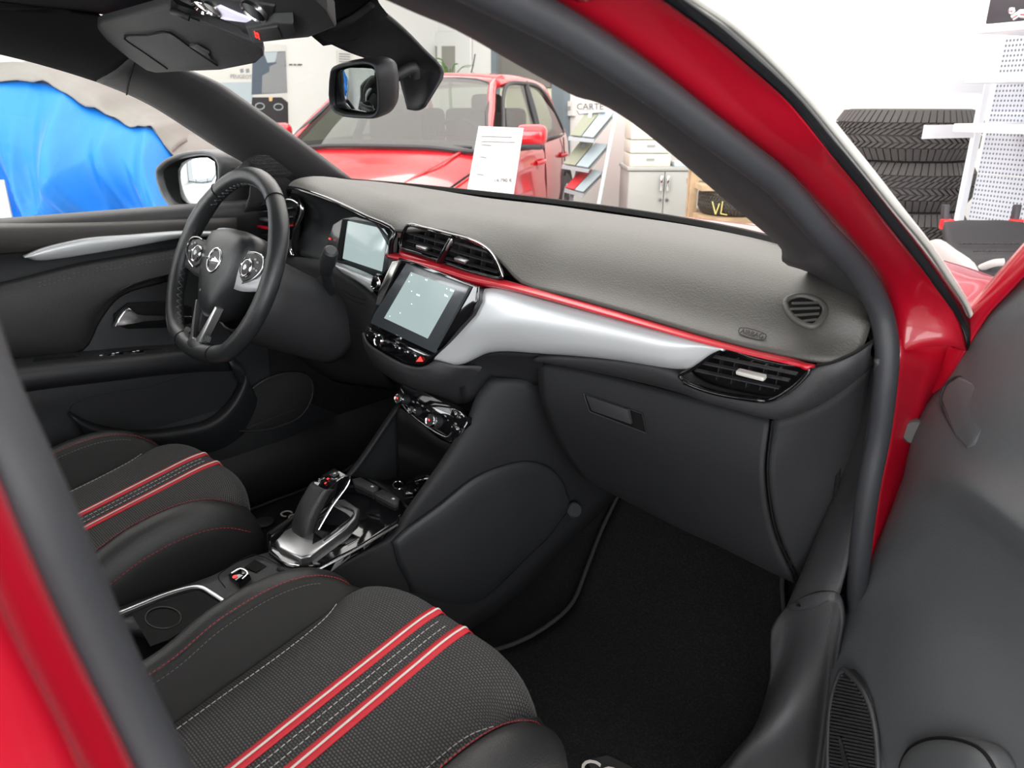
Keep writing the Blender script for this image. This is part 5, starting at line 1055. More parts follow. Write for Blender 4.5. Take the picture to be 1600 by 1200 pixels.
for a_, b_ in ((278, 300), (336, 372)):
    rk(box('price_card', PT((a_+b_)/2+190-100+10, 213, 5.6), (.10, .01, .06), M['white'], None, frame(RT), 0))
# --- car under a blue dust sheet
CV0 = PT(130, 330, 5.0); CV0.z = 0; ca = V((RT.x, RT.y, 0)).normalized(); cb = V((-ca.y, ca.x, 0)); cb = cb if cb.dot(CAM-CV0) < 0 else -cb   # cb: away from camera
def CC(s, d, z): return CV0 + ca*s + cb*d + V((0, 0, z))
def spx(x): return (x-130)*5.0/FPX
cvr = thing('covered_car', 'car under a blue and white dust sheet beyond the driver window', 'car', CC(0, .8, 0))
def ck(o): o.parent = cvr; o.matrix_parent_inverse = Matrix.Translation(-cvr.location); return o
M['bluesheet'] = mat('blue_dust_sheet', (.0, .16, .58), .55, sheen=.2, bump=('noise', 30, .3))
M['greysheet'] = mat('white_dust_sheet', (.19, .18, .165), .7, bump=('noise', 30, .3))
def zpx(y, t=5.0): return CAM.z + t*ray(400, y).z
prof_ = [(-330, 1.34), (-180, 1.34), (-80, zpx(124)), (0, zpx(128)), (87, zpx(127)), (125, zpx(137)), (166, zpx(162)), (200, zpx(181)), (234, zpx(194)), (259, zpx(199)), (284, zpx(237)), (305, zpx(290)), (318, zpx(332))]
rnd = random.Random(3)
ph = [(rnd.uniform(2, 5), rnd.uniform(0, 6), rnd.uniform(-.9, .9)) for _ in range(5)] + [(rnd.uniform(7, 15), rnd.uniform(0, 6), rnd.uniform(-.8, 1.2)) for _ in range(7)]
def wr(s, v):
    q = 0
    for i, (f_, p0, sk_) in enumerate(ph):
        q += (.05 if i < 5 else .024)*(1-abs(math.sin(f_*s+p0+sk_*v*3)))*2
    return q
rows = []
for v in (0, .04, .12, .25, .4, .55, .7, .85, 1.0):
    r = []
    for x, zt in prof_:
        s = spx(x); zb = zpx(332 + .008*(x-100)) if x > 0 else zpx(334)
        bul = .10*math.sin(math.pi*min(1, v*1.05))*1.0 - .12*v*v
        r.append(CC(s, -bul, zb+(zt-zb)*v))
    rows.append(r)
ck(surf('blue_sheet', rows, M['bluesheet'], None, 14, 6, .004, disp=lambda p, u, v: p - cb*(wr((p-CV0).dot(ca), u)*(1-.75*u**3)) + V((0, 0, .012*math.sin(40*v)*(1-u) if u < .05 else 0))))
top_r = []
for k_, (d, dz) in enumerate(((-.02, 0), (.03, .05), (.16, .09), (.5, .12), (1.0, .10), (1.35, .0), (1.5, -.5))):
    top_r.append([CC(spx(x)+(.0 if x < 250 else .02*k_), d, max(zt+dz*(1 if x < 200 else .5), .3)) for x, zt in prof_[:11]])
ck(surf('white_sheet', top_r, M['greysheet'], None, 5, 4, .004, face=CC(0, .3, 5), disp=lambda p, u, v: p + V((0, 0, .012*math.sin(30*v+9*u)+.008*math.sin(71*v)))))
fr_ = [[CC(spx(259+k*14), .0+k*.12, zpx(199)-k*.02), CC(spx(284+k*16), -.02+k*.12, zpx(237)), CC(spx(320+k*14), .0+k*.12, zpx(300)), CC(spx(330+k*14), .05+k*.12, zpx(335))] for k in range(9)]
ck(surf('front_sheet', fr_, M['greysheet'], None, 4, 3, .004))
wy_ = zpx(352); wc = CC(spx(140), .06, .30)
wl = ck(lathe('wheel', [(.20, .04), (.29, .05), (.31, .02), (.31, -.14), (.1, -.14)], wc, -cb, M['rubber'], None, 32))
for k_ in range(12):
    q = 2*math.pi*k_/12; bar('wheel_spoke', wc-cb*.03+ca*(.05*math.cos(q))+V((0, 0, .05*math.sin(q))), wc-cb*.04+ca*(.215*math.cos(q))+V((0, 0, .215*math.sin(q))), .02, .02, M['chrome'], wl, cb)
lathe('wheel_hub', [(0, .05), (.05, .048), (.06, .03)], wc, -cb, M['bluesheet'], wl, 16)
lathe('wheel_rim', [(.205, .05), (.225, .055), (.235, .04), (.235, 0)], wc, -cb, M['chrome'], wl, 32)
M['bodygrey'] = mat('silver_car_paint', (.42, .45, .47), .3, metal=.5, coat=.5)
ck(surf('sill', [[CC(s, .02, .47) for s in (-2.4, -1, -.25)], [CC(s, .0, .36) for s in (-2.4, -1, -.25)], [CC(s, .04, .26) for s in (-2.4, -1, -.25)]], M['bodygrey'], None, 3, 3, .01))
ck(surf('sill', [[CC(s, .02, .47) for s in (.25, .6, .95)], [CC(s, .0, .36) for s in (.25, .6, .95)], [CC(s, .04, .26) for s in (.25, .6, .95)]], M['bodygrey'], None, 3, 3, .01))
# --- grey leaflet holder at the picture edge
lf = thing('floor_sign', 'small grey sign standing beside the blue covered car', 'sign', PT(-5, 330, 3.9))
sg_ = PT(-6, 312, 3.9); sgz = sg_.z; lf.location = (sg_.x, sg_.y, 0)
def lk(o): o.parent = lf; o.matrix_parent_inverse = Matrix.Translation(-lf.location); return o
lk(box('sign_panel', (sg_.x, sg_.y, sgz), (.13, .012, .20), M['bodygrey'], None, frame(RT), .004)); lk(tube('sign_post', [V((sg_.x, sg_.y, .02)), V((sg_.x, sg_.y, sgz-.1))], .015, M['bodygrey'], None, 8, k=1)); lk(box('sign_foot', (sg_.x, sg_.y, .012), (.24, .24, .024), M['bodygrey'], None, None, .006))
# --- poster panel on the far wall
def PF(x, y, o=0): return PX(x, y, -8.0+.02+o)
pp = thing('wall_poster', 'pale showroom poster with seat and dashboard photographs', 'poster', PF(380, 140))
def pk(o): o.parent = pp; o.matrix_parent_inverse = Matrix.Translation(-pp.location); return o
def quad(nm, pts, o, m, dep=.004): return pk(prism(nm, [PF(*p, o) for p in pts], dep, m))
M['paper'] = mat('poster_white', (.75, .74, .70), .6); M['pblue'] = mat('poster_slate', (.10, .13, .17), .5); M['pgrey'] = mat('poster_grey', (.30, .31, .32), .5); M['pdark'] = mat('poster_dark', (.035, .03, .035), .5); M['plight'] = mat('poster_pale_blue', (.50, .58, .62), .5); M['psun'] = mat('poster_sun', (.9, .6, .25), .5)
quad('poster_board', ((300, 60), (447, 70), (452, 330), (300, 330)), 0, M['paper'], .02)
quad('photo', ((395, 82), (446, 80), (449, 145), (393, 148)), .004, M['pblue'])
quad('photo_sky', ((412, 82), (434, 81), (430, 97), (418, 98)), .007, M['plight'])
quad('photo_seat', ((421, 104), (434, 98), (447, 104), (449, 145), (409, 146), (410, 118), (421, 112)), .007, M['pgrey'])
quad('photo_headrest', ((433, 82), (446, 81), (446, 102), (440, 104), (431, 97)), .009, M['pgrey'])
quad('photo', ((300, 130), (395, 128), (396, 160), (300, 165)), .003, M['plight'])
quad('photo', ((394, 152), (440, 152), (450, 160), (451, 208), (390, 208)), .004, M['pdark'])
quad('photo_sun', ((420, 152), (426, 152), (425, 158), (421, 158)), .007, M['psun'])
for cx_, cy_ in ((406, 166), (435, 167)): pk(tube('photo_dial', [PF(cx_+7*math.cos(q*math.pi/6), cy_+5*math.sin(q*math.pi/6), .008) for q in range(12)], .006, M['plight'], None, 5, True, 1))
pk(text('poster_lettering', 'PEUGEOT', PF(377, 120, .012), (0, 1, 0), (1, 0, 0), .062, M['pgrey']))
for x_ in (378, 387): quad('poster_crest', ((x_-3, 108), (x_+2, 107), (x_+3, 113), (x_-2, 114)), .005, M['pgrey'])
for x0, x1 in ((452, 457), (459, 463), (465, 472)): quad('caption_line', ((x0, 100), (x1, 100), (x1, 102), (x0, 102)), .004, M['pdark'])
nt_ = thing('wall_notice', 'framed paper notice on the white wall left of the mirror', 'notice', PF(468, 92))
def nk(o): o.parent = nt_; o.matrix_parent_inverse = Matrix.Translation(-nt_.location); return o
nk(prism('notice_paper', [PF(*p, .004) for p in ((527, 78), (550, 80), (551, 102), (528, 101))], .006, M['paper']))
for y_ in (84, 88, 92, 96): nk(bar('notice_line', PF(530, y_, .01), PF(547, y_+1, .01), .004, .012, M['pgrey']))
# --- wall ahead: windows with blinds, posts, socket
M['blind'] = mat('grey_blind', (.30, .29, .26), .7); M['wglow'] = mat('bright_outdoor_pane', (.8, .8, .6), .4)
M['paneglass'] = glass('clear_pane', (.95, .97, .95), .05)
w3 = empty('window_3'); w3['kind'] = 'structure'
def wq(nm, pts, o, m, dep=.01, par=None): return prism(nm, [PW(*p, o) for p in pts], dep, m, par)
wq('window_backing', ((775, 60), (862, 60), (862, 260), (775, 260)), .01, M['blind'], .005, w3)
for k_ in range(28): bar('blind_slat', PW(776, 62+k_*2.7, .05), PW(861, 62+k_*2.7, .05), .02, .010, M['blind'], w3)
wq('window_pane', ((776, 138), (861, 138), (861, 260), (776, 260)), .03, M['wglow'], .01, w3)
for x0, x1 in ((767, 775), (862, 880)): wq('window_post', ((x0, 30), (x1, 30), (x1, 300), (x0, 300)), .08, M['frameGrey'], .07, w3)
w4 = empty('window_4'); w4['kind'] = 'structure'
wq('window_frame', ((655, 50), (734, 50), (734, 130), (655, 130)), .04, M['frameWhite'], .03, w4)
wq('window_pane', ((662, 72), (710, 72), (710, 130), (662, 130)), .05, M['blind'], .01, w4)
wq('window_mullion', ((683, 70), (689, 70), (689, 130), (683, 130)), .06, M['frameWhite'], .02, w4)
w5 = empty('window_5'); w5['kind'] = 'structure'
wq('window_post', ((985, 195), (996, 195), (996, 270), (985, 270)), .05, M['frameGrey'], .04, w5)
sck = thing('wall_socket', 'pale wall socket plate beside the brochure stand', 'socket', PW(887, 165, .01))
o_ = wq('socket_plate', ((881, 158), (895, 158), (895, 181), (881, 181)), .03, M['paper'], .028); o_.parent = sck; o_.matrix_parent_inverse = Matrix.Translation(-sck.location)
o_ = wq('socket_hole', ((886, 166), (891, 166), (891, 172), (886, 172)), .034, M['pgrey'], .004); o_.parent = sck; o_.matrix_parent_inverse = Matrix.Translation(-sck.location)
# potted plant behind the red car
M['leaf'] = mat('plant_leaf', (.10, .22, .04), .5)
pl_ = thing('house_plant', 'spiky green plant in front of the white window', 'plant', PT(700, 330, 9.0))
plb = PT(703, 140, 9.0); pl_.location = (plb.x, plb.y, 0)
def plk(o): o.parent = pl_; o.matrix_parent_inverse = Matrix.Translation(-pl_.location); return o
plk(lathe('pot', [(.12, 0), (.17, .3), (.19, .32), (.17, .32), (.15, .28), (0, .28)], (plb.x, plb.y, 0), (0, 0, 1), M['rubber'], None, 16))
plk(tube('stem', [V((plb.x, plb.y, .28)), V((plb.x+.02, plb.y, .7)), V((plb.x, plb.y, plb.z))], .02, M['leaf'], None, 6))
for k_ in range(16):
    q = k_*2.4; e_ = .18+.3*((k_*37) % 10)/10; r_ = RT*math.cos(q)*.32+FW*math.sin(q)*.2; r_.z = 0
    plk(tube('leaf', [plb, plb+r_*.5+V((0, 0, e_*.7)), plb+r_+V((0, 0, e_*.75))], [.012]*4+[.009]*4+[.002], M['leaf'], None, 5, flat=.4))
# --- brochure stand
bs_t = 6.0
def PB(x, y, o=0): return PT(x, y, bs_t-o)
M['rackgrey'] = mat('rack_silver', (.42, .44, .46), .35, metal=.6); M['brochure'] = mat('brochure_olive', (.28, .29, .22), .4); M['brochure2'] = mat('brochure_blue_grey', (.35, .42, .46), .4); M['brochure3'] = mat('brochure_red', (.55, .03, .04), .4)
br = thing('brochure_stand', 'tall silver brochure rack with sloping trays by the wall', 'stand', (PB(930, 300).x, PB(930, 300).y, 0))
def bk(o): o.parent = br; o.matrix_parent_inverse = Matrix.Translation(-br.location); return o
for (x0, y0, x1, y1) in ((962, 175, 930, 345), (925, 165, 885, 345)):
    a_, b_ = PB(x0, y0), PB(x1, y1); e_ = b_ + (b_-a_)*((b_.z-.02)/(a_.z-b_.z)); bk(bar('rack_post', a_, e_, .03, .03, M['rackgrey'], None, FW))
for n_, (x0, y0, x1, y1, hgt) in enumerate(((888, 216, 928, 220, 38), (878, 260, 920, 267, 36), (882, 297, 912, 305, 32))):
    L0, R0_ = PB(x0, y0, .12), PB(x1, y1, .12); L1, R1_ = PB(x0+26, y0-hgt, -.05), PB(x1+32, y1-hgt-2, -.05)
    tr_ = bk(prism('rack_tray', [L0, R0_, R1_, L1], .012, M['rackgrey'])); 
    bk(bar('tray_lip', L0, R0_, .03, .03, M['rackgrey'], None, (0, 0, 1)))
    for f0, f1, mm in ((.04, .48, 'brochure'), (.52, .96, 'brochure2')):
        if n_ == 2: mm = 'brochure3' if f0 < .1 else 'brochure2'
        p_ = [L0.lerp(R0_, f0)+V((0, 0, .02)), L0.lerp(R0_, f1)+V((0, 0, .02)), L1.lerp(R1_, f1)+V((0, 0, .01)), L1.lerp(R1_, f0)+V((0, 0, .01))]
        p_ = [q - FW*.02 for q in p_]
        o_ = prism('brochure', p_, .008, M[mm]); tag(o_, ['olive', 'grey', 'red'][n_]*0 + {0: 'olive brochure left of its pair in the top rack tray', 1: 'olive brochure left of its pair in the middle rack tray', 2: 'red brochure in the bottom rack tray'}[n_] if f0 < .1 else {0: 'blue-grey brochure in the top rack tray', 1: 'blue-grey brochure in the middle rack tray', 2: 'blue-grey brochure in the bottom rack tray'}[n_], 'brochure', 'brochures in the silver rack')
bk(prism('rack_header', [PB(901, 172), PB(942, 170), PB(946, 175), PB(905, 178)], .02, M['rackgrey'])); bk(text('header_lettering', 'CARTE', PB(922, 167, .03), RT, -FW, .07, M['pdark'])); 
# --- office cabinet with printer
cb_t = 5.5
def PC2(x, y, o=0): return PT(x, y, cb_t-o)
M['cab'] = mat('grey_cabinet', (.40, .40, .38), .4); M['printer'] = mat('printer_ivory', (.72, .69, .60), .5)
cn_ = PC2(1038, 305); cab = thing('office_cabinet', 'low grey double-door cabinet under the printer', 'cabinet', (cn_.x, cn_.y, 0))
def cbk(o): o.parent = cab; o.matrix_parent_inverse = Matrix.Translation(-cab.location); return o
hv = V((RT.x, RT.y, 0)).normalized(); fv = V((FW.x, FW.y, 0)).normalized()
zc_ = PC2(1040, 266).z; pL, pR = PC2(982, 266), PC2(1096, 272); wcab = (pR-pL).dot(hv); cen = pL+hv*wcab/2
Mf = frame(hv)
cbk(box('cabinet_body', (cen.x+fv.x*.22, cen.y+fv.y*.22, zc_/2), (wcab, .42, zc_), M['cab'], None, Mf, .004)); cbk(box('cabinet_top', (cen.x+fv.x*.21, cen.y+fv.y*.21, zc_+.01), (wcab+.02, .46, .025), M['cab'], None, Mf, .004))
for s in (-1, 1):
    c_ = cen + hv*(s*wcab*.27*.92); c_ = V((pL.x, pL.y, 0)) + hv*(wcab*(.5+s*.25)) - fv*.004
    d_ = cbk(box('cabinet_door', (c_.x, c_.y, zc_/2), (wcab*.49, .02, zc_-.02), M['cab'], None, Mf, .004))
    h_ = V((pL.x, pL.y, zc_-.09)) + hv*(wcab*(.5+s*.045)) - fv*.03
    box('door_handle', h_, (.02, .02, .11), M['chromeb'], d_, Mf, .004)
    lathe('door_lock', [(0, .012), (.012, .012), (.014, .0)], V((pL.x, pL.y, zc_-.21)) + hv*(wcab*(.5+s*.045)) - fv*.014, -fv, M['chrome'], d_, 12)
prt = thing('printer', 'ivory office printer standing on the grey cabinet', 'printer', (cen.x, cen.y, zc_+.022))
def prk(o): o.parent = prt; o.matrix_parent_inverse = Matrix.Translation(-prt.location); return o
pz = zc_+.0225; p0 = V((pL.x, pL.y, 0))+hv*(wcab*.30)+fv*.2
for dz, h_ in ((0, .09), (.095, .09), (.19, .13)):
    b_ = prk(box('printer_tray' if dz < .15 else 'printer_body', (p0.x, p0.y, pz+dz+h_/2), (.30, .34, h_), M['printer'], None, Mf, .008))
    if dz < .15: box('tray_handle', (p0.x-fv.x*.172, p0.y-fv.y*.172, pz+dz+.05), (.06, .006, .018), M['pgrey'], b_, Mf)
pap = box('paper_stack', (cen.x+hv.x*.17+fv.x*.1, cen.y+hv.y*.17+fv.y*.1, zc_+.04), (.2, .2, .035), M['plight'], None, Mf, .004); tag(pap, 'loose paper stack beside the printer on the grey cabinet', 'paper')
# --- wooden rack of used tyres behind the pillar
M['wood'] = mat('pale_wood', (.50, .36, .22), .7, var=(9, (.38, .26, .15), .4, .6)); M['tyre'] = mat('tyre_rubber', (.05, .045, .043), .75, bump=('noise', 250, .3)); M['tyrebrown'] = mat('dusty_tyre', (.05, .042, .033), .8, bump=('noise', 200, .4))
M['chalk'] = mat('yellow_chalk', (.7, .6, .2), .8)
rk_t = 4.25
def PR(x, y, o=0): return PT(x, y, rk_t-o)
rkb = PR(1150, 320); rack = thing('tyre_rack', 'wooden rack of dusty tyres beside the grey cabinet', 'rack', (rkb.x, rkb.y, 0))
def rrk(o): o.parent = rack; o.matrix_parent_inverse = Matrix.Translation(-rack.location); return o
for y_ in (292, 342): 
    a_, b_ = PR(1093, y_), PR(1235, y_+14); b_.z = a_.z; rrk(bar('rack_board', a_+fv*.15, b_+fv*.15, .45, .03, M['wood'], None))
    for p_ in (a_, b_): rrk(box('rack_upright', (p_.x+fv.x*.2, p_.y+fv.y*.2, .42), (.04, .04, .84), M['wood'], None, Mf))
def tyre_mesh(R, W):
    bm = bmesh.new(); n = 72; prof2 = [(R*.62, W*.30), (R*.66, W*.42), (R*.80, W*.5), (R*.86, W*.475), (R*.93, W*.36), (R*.965, W*.2), (R*.965, 0)]; prof2 = prof2 + [(r, -h) for r, h in prof2[-2::-1]]
    rings = [[bm.verts.new((r*math.cos(2*math.pi*j/n), r*math.sin(2*math.pi*j/n), h)) for j in range(n)] for r, h in prof2]
    for A, B in zip(rings, rings[1:]):
        for j in range(n): bm.faces.new((A[j], A[(j+1) % n], B[(j+1) % n], B[j]))
    A, B = rings[-1], rings[0]
    for j in range(n): bm.faces.new((A[j], A[(j+1) % n], B[(j+1) % n], B[j]))
    bmesh.ops.recalc_face_normals(bm, faces=bm.faces[:]); me = bpy.data.meshes.new('tyre_body'); bm.to_mesh(me); bm.free()
    for p in me.polygons: p.use_smooth = True
    bm = bmesh.new()
    def blk_(a0, a1, h0, h1, sh):   # a raised tread block
        def pt(a, h, r): return V((r*math.cos(a), r*math.sin(a), h))
        ro, ri = R, R*.965
        sag = lambda h: 1-.10*max(0, (abs(h)/(W*.5)-.55)/.41)**2
        vs_ = [bm.verts.new(pt(a+s_, h, ri*sag(h))) for a, h, s_ in ((a0, h0, 0), (a1, h0, 0), (a1, h1, sh), (a0, h1, sh))] + [bm.verts.new(pt(a+s_, h, ro*sag(h))) for a, h, s_ in ((a0, h0, 0), (a1, h0, 0), (a1, h1, sh), (a0, h1, sh))]
        for f in ((4, 5, 6, 7), (0, 1, 5, 4), (1, 2, 6, 5), (2, 3, 7, 6), (3, 0, 4, 7)): bm.faces.new([vs_[i] for i in f])
    m_ = 64
    for j in range(m_):
        a0 = 2*math.pi*j/m_; da = 2*math.pi/m_
        blk_(a0, a0+da*.82, W*.25, W*.48, da*.35); blk_(a0, a0+da*.82, -W*.48, -W*.25, -da*.35)
        blk_(a0, a0+da*.62, W*.015, W*.125, da*1.1); blk_(a0+da*.55, a0+da*1.15, W*.135, W*.232, da*1.0)
        blk_(a0, a0+da*.62, -W*.125, -W*.015, -da*1.1); blk_(a0+da*.1, a0+da*.7, -W*.232, -W*.135, da*1.0)
    bmesh.ops.recalc_face_normals(bm, faces=bm.faces[:]); mt = bpy.data.meshes.new('tread'); bm.to_mesh(mt); bm.free()
    return me, mt
TB, TT = tyre_mesh(.305, .215)
TB2, TT2 = tyre_mesh(.20, .15)
def tyre(c, m, label, meshes, grp, up=None):
    t_ = thing('tyre', label, 'tyre', c, grp)
    for me_, nm in zip(meshes, ('tyre_body', 'tread')):
        if not me_.materials: me_.materials.append(m)
        o_ = bpy.data.objects.new(nm, me_); COL.objects.link(o_); o_.parent = t_
        if nm == 'tread': o_['kind'] = 'stuff'
    if up is not None: t_.rotation_euler = V(up).to_track_quat('Z', 'Y').to_euler()
    return t_
tc_ = PT(1418, 210, 3.45); tcz = PT(1418, 170, 3.15).z
names = ('topmost', 'second', 'third', 'fourth', 'bottom')
for k_ in range(5):
    tyre((tc_.x+.006*((k_*7) % 3-1), tc_.y+.01*((k_*5) % 3-1), tcz-.108-.2165*k_), M['tyre'], '%s black tyre of the stack against the white wall' % names[k_], (TB, TT), 'tyres stacked beside the pegboard shelf').rotation_euler.z = .37*k_
for x_, lab in ((1145, 'chalk-marked dusty tyre on the wooden rack'), (1225, 'dusty tyre at the far end of the wooden rack')):
    c_ = PR(x_, 320, -.1); c_.z = PR(1145, 342).z+.018+.15/2
    t2 = tyre(c_, M['tyrebrown'], lab, (TB2, TT2), 'tyres on the wooden rack')
c_ = PR(1150, 272, -.1); c_.z = PR(1145, 292).z+.018+.15/2; tyre(c_, M['tyrebrown'], 'dusty tyre on the upper board of the wooden rack', (TB2, TT2), 'tyres on the wooden rack')
for (x0, y0, x1, y1) in ((1113, 315, 1118, 335), (1118, 335, 1124, 318), (1129, 315, 1126, 334), (1126, 334, 1136, 336)):
    rrk(bar('chalk_mark', PR(x0, y0, .07), PR(x1, y1, .07), .004, .008, M['chalk'], None, FW))
# --- price sheet on a slim stand
M['sheetpaper'] = mat('price_paper', (.62, .62, .61), .6)
ps_t = 2.95
def PP2(x, y, o=0): return PT(x, y, ps_t-o)
ps = thing('price_sign', 'white price sheet on a slim stand before the parked red car', 'sign', (PP2(775, 255).x, PP2(775, 255).y, 0))
def psk(o): o.parent = ps; o.matrix_parent_inverse = Matrix.Translation(-ps.location); return o
sheet = psk(prism('price_sheet', [PP2(*p) for p in ((748, 197), (818, 200), (801, 314), (728, 308))], .004, M['sheetpaper']))
for y_, x0, x1 in ((213, 752, 800), (221, 752, 805), (226, 752, 768), (245, 750, 760), (272, 745, 756)):
    bar('print_line', PP2(x0, y_, .003), PP2(x1, y_+1.5, .003), .002, .002, M['pdark'], sheet, FW)
text('price_lettering', '14.790 €', PP2(786, 282, .004), RT, -FW, .02, M['pdark'], sheet)
a_ = PP2(765, 310, -.01); psk(tube('sign_post', [a_, V((a_.x, a_.y, .02))], .008, M['rackgrey'], None, 8, k=1)); psk(lathe('sign_foot', [(.13, 0), (.13, .012), (.02, .02), (0, .02)], (a_.x, a_.y, 0), (0, 0, 1), M['rackgrey'], None, 24))
# --- pegboard display shelf
pgn = (WNR*.75+V((-FW.x, -FW.y, 0)).normalized()*-.25).normalized()
pgo = PT(1530, 200, 3.0)
def PG(x, y, o=0): return PL(x, y, WNR, WNR.dot(pgo)-o)
M['peg'] = mat('white_pegboard', (.50, .52, .56), .4); M['shelfw'] = mat('white_shelf', (.74, .74, .76), .35)
nt = M['peg'].node_tree; tcn = nt.nodes.new('ShaderNodeTexCoord'); mpn = nt.nodes.new('ShaderNodeMapping'); nt.links.new(tcn.outputs['Object'], mpn.inputs[0])
vn_ = nt.nodes.new('ShaderNodeTexVoronoi'); vn_.voronoi_dimensions = '2D'; vn_.inputs['Randomness'].default_value = 0; vn_.inputs['Scale'].default_value = 1
sepn = nt.nodes.new('ShaderNodeSeparateXYZ'); comn = nt.nodes.new('ShaderNodeCombineXYZ'); nt.links.new(tcn.outputs['Object'], sepn.inputs[0])
for i_, (src, sc_) in enumerate((('X', 72), ('Z', 56))):
    mm_ = nt.nodes.new('ShaderNodeMath'); mm_.operation = 'MULTIPLY'; mm_.inputs[1].default_value = sc_; nt.links.new(sepn.outputs[src], mm_.inputs[0]); nt.links.new(mm_.outputs[0], comn.inputs[i_])
nt.links.new(comn.outputs[0], vn_.inputs['Vector'])
cmp_ = nt.nodes.new('ShaderNodeMath'); cmp_.operation = 'LESS_THAN'; cmp_.inputs[1].default_value = .25; nt.links.new(vn_.outputs['Distance'], cmp_.inputs[0])
mxn = nt.nodes.new('ShaderNodeMix'); mxn.data_type = 'RGBA'; mxn.inputs[6].default_value = (.50, .52, .56, 1); mxn.inputs[7].default_value = (.10, .11, .13, 1)
nt.links.new(cmp_.outputs[0], mxn.inputs[0]); nt.links.new(mxn.outputs[2], nt.nodes['Principled BSDF'].inputs['Base Color'])
sf = thing('display_shelf', 'white perforated shop shelf unit right of the tyre stack', 'shelf', (PG(1560, 200).x, PG(1560, 200).y, 0))
def sfk(o): o.parent = sf; o.matrix_parent_inverse = Matrix.Translation(-sf.location); return o
pA = PG(1556, 60); pB = PG(1499, 350); pst = V((pB.x, pB.y, 0)); wd = WD
sfk(box('shelf_post', (pA.x, pA.y, .85), (.02, .04, 1.7), M['shelfw'], None, frame(wd), .004))
bd = bpy.data.objects.new('x', None); bpy.data.objects.remove(bd)
pbc = pA+wd*.62+WNR*.02
for z0, z1 in ((.05, .52), (.525, .86), (.865, 1.09), (1.095, 1.36)):
    bm = bmesh.new(); boxm(bm, (0, 0, 0), (1.18, .012, z1-z0)); o_ = sfk(fin('peg_panel', bm, M['peg'], None, False)); o_.matrix_parent_inverse = Matrix.Identity(4)
    o_.location = V((pbc.x, pbc.y, (z0+z1)/2)) - sf.location; o_.rotation_euler.z = math.atan2(wd.y, wd.x)
for (x_, y0, y1) in ((1523, 40, 52), (1507, 117, 130), (1489, 193, 206)):
    p_ = PG(x_, (y0+y1)/2, .34); hh = (y1-y0)*2.75/FPX
    c_ = p_ + wd*.65 + WNR*.17; sfk(box('shelf_board', c_, (1.3, .34, hh*.95), M['shelfw'], None, frame(wd), .003))
    sfk(bar('shelf_bracket', V((pA.x, pA.y, p_.z-.02)), V((pA.x, pA.y, p_.z-.02))-WNR*.3, .01, .05, M['shelfw'], None))
zt_ = PG(1523, 40, .34).z
bx_ = PG(1585, 20, .2); tag(box('storage_box', V((bx_.x, bx_.y, zt_+.075))+wd*.14, (.34, .2, .14), M['pdark'], None, frame(wd), .006), 'dark box standing on the top shelf board', 'box')
ty_ = PG(1592, 30, .34); toy = thing('chrome_toy', 'small chrome ornament in front of the dark box on top shelf', 'ornament', ty_)
ty_.z = zt_+.012
toy.location = ty_
o_ = tube('ornament_body', [V((-.02, 0, .0)), V((0, 0, .012)), V((.03, 0, .008)), V((.05, 0, .02))], [.01]*4+[.014]*4+[.01]*4+[.006], M['chromeb'], toy, 8); o_ = lathe('ornament_head', [(0, .014), (.01, .008), (.012, 0), (.008, -.008), (0, -.012)], (-.025, 0, .022), (0, 0, 1), M['chromeb'], toy, 12)
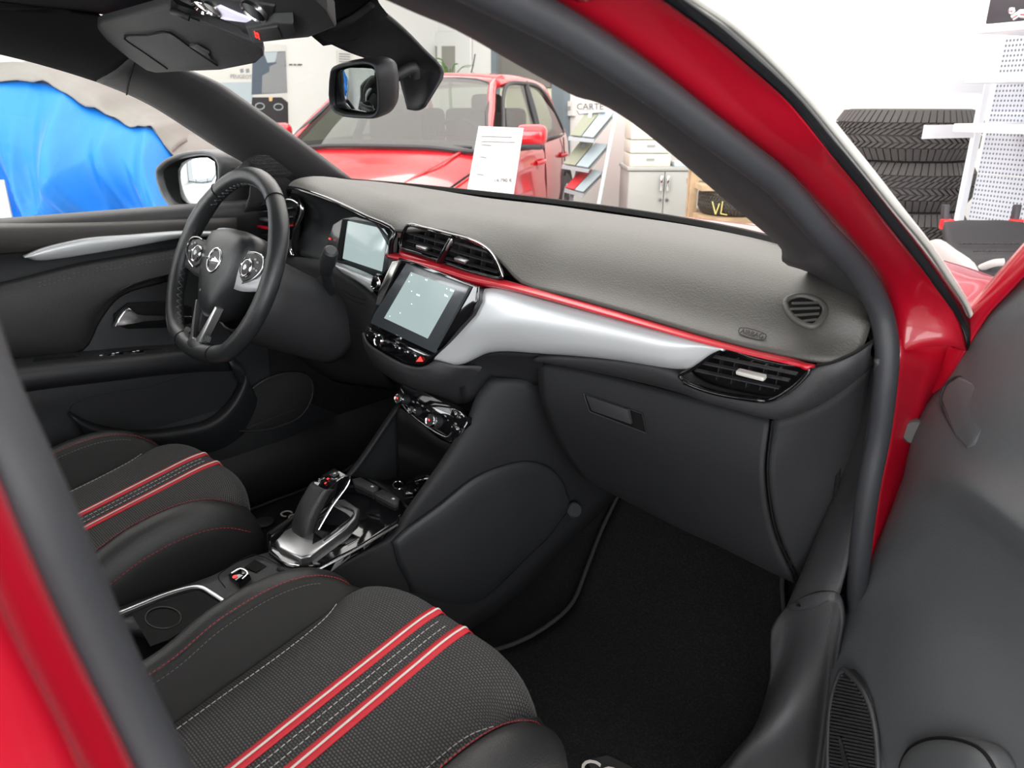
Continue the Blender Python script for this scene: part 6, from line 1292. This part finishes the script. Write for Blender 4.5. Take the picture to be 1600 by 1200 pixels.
# low display table and child booster
bt_t = 2.55
def PBs(x, y, o=0): return PT(x, y, bt_t-o)
tz = PBs(1500, 432).z
tb_ = PBs(1545, 436); tab = thing('display_plinth', 'white perforated plinth under the child booster seat', 'plinth', (tb_.x, tb_.y, 0))
o_ = box('plinth_body', (0, 0, tz/2-.01), (.62, .44, tz-.02), M['peg'], tab, frame(hv), .006); o_ = box('plinth_top', (0, 0, tz-.01), (.64, .46, .02), M['shelfw'], tab, frame(hv), .004)
bc_ = V((tb_.x, tb_.y, tz))+hv*.02; bst = thing('booster_seat', 'black and white child booster seat with red clips', 'child seat', bc_)
def BP(u, v, w_): return hv*u + fv*v + V((0, 0, w_))     # local: right, away, up
M['bblack'] = mat('booster_black_cloth', (.03, .028, .03), .8); M['bwhite'] = mat('booster_white_shell', (.42, .40, .38), .5); M['bred'] = mat('booster_red_clip', (.6, .02, .02), .4)
surf('booster_cushion', [[BP(-.17, -.17, .03), BP(-.09, -.18, .05), BP(0, -.18, .05), BP(.09, -.18, .05), BP(.16, -.17, .03)], [BP(-.17, -.12, .075), BP(-.09, -.12, .085), BP(0, -.12, .085), BP(.09, -.12, .085), BP(.15, -.12, .08)], [BP(-.16, .02, .10), BP(-.09, .02, .095), BP(0, .02, .095), BP(.09, .02, .095), BP(.15, .02, .10)], [BP(-.14, .12, .165), BP(-.07, .12, .17), BP(0, .12, .17), BP(.07, .12, .17), BP(.13, .12, .165)], [BP(-.13, .16, .15), BP(-.06, .16, .16), BP(0, .16, .16), BP(.06, .16, .16), BP(.12, .16, .15)]], M['bblack'], bst, 4, 4, .03, face=BP(0, -.5, 2))
for s in (-1, 1):
    surf('booster_arm', [[BP(s*.155, y, .02), BP(s*.152, y, h*.6), BP(s*.16, y, h*.85), BP(s*.178, y, h*.85), BP(s*.19, y, h*.6), BP(s*.185, y, .02)] for y, h in ((-.17, .05), (-.13, .085), (-.02, .11), (.08, .13), (.13, .115))], M['bwhite'], bst, 3, 3, .006, face=BP(0, -.3, 1))
    k_ = bar('latch_arm', BP(s*.12, .15, .13), BP(s*.125, .16, .22), .02, .025, M['pdark'], bst, fv, .004); 
    box('latch_clip', BP(s*.12, .14, .155), (.04, .03, .035), M['bred'], bst, frame(hv), .005)
tube('cup_hook', [BP(-.15, -.13, .05), BP(-.125, -.17, .08), BP(-.10, -.18, .085)], .012, M['bwhite'], bst, 8)
for w_ in (-.06, .02, .08): stitches('cushion_seam', [BP(-.13, w_, .098+max(0, w_)*.5), BP(0, w_, .098+max(0, w_)*.5), BP(.13, w_, .098+max(0, w_)*.5)], M['pdark'], bst, .02, .016, .002)
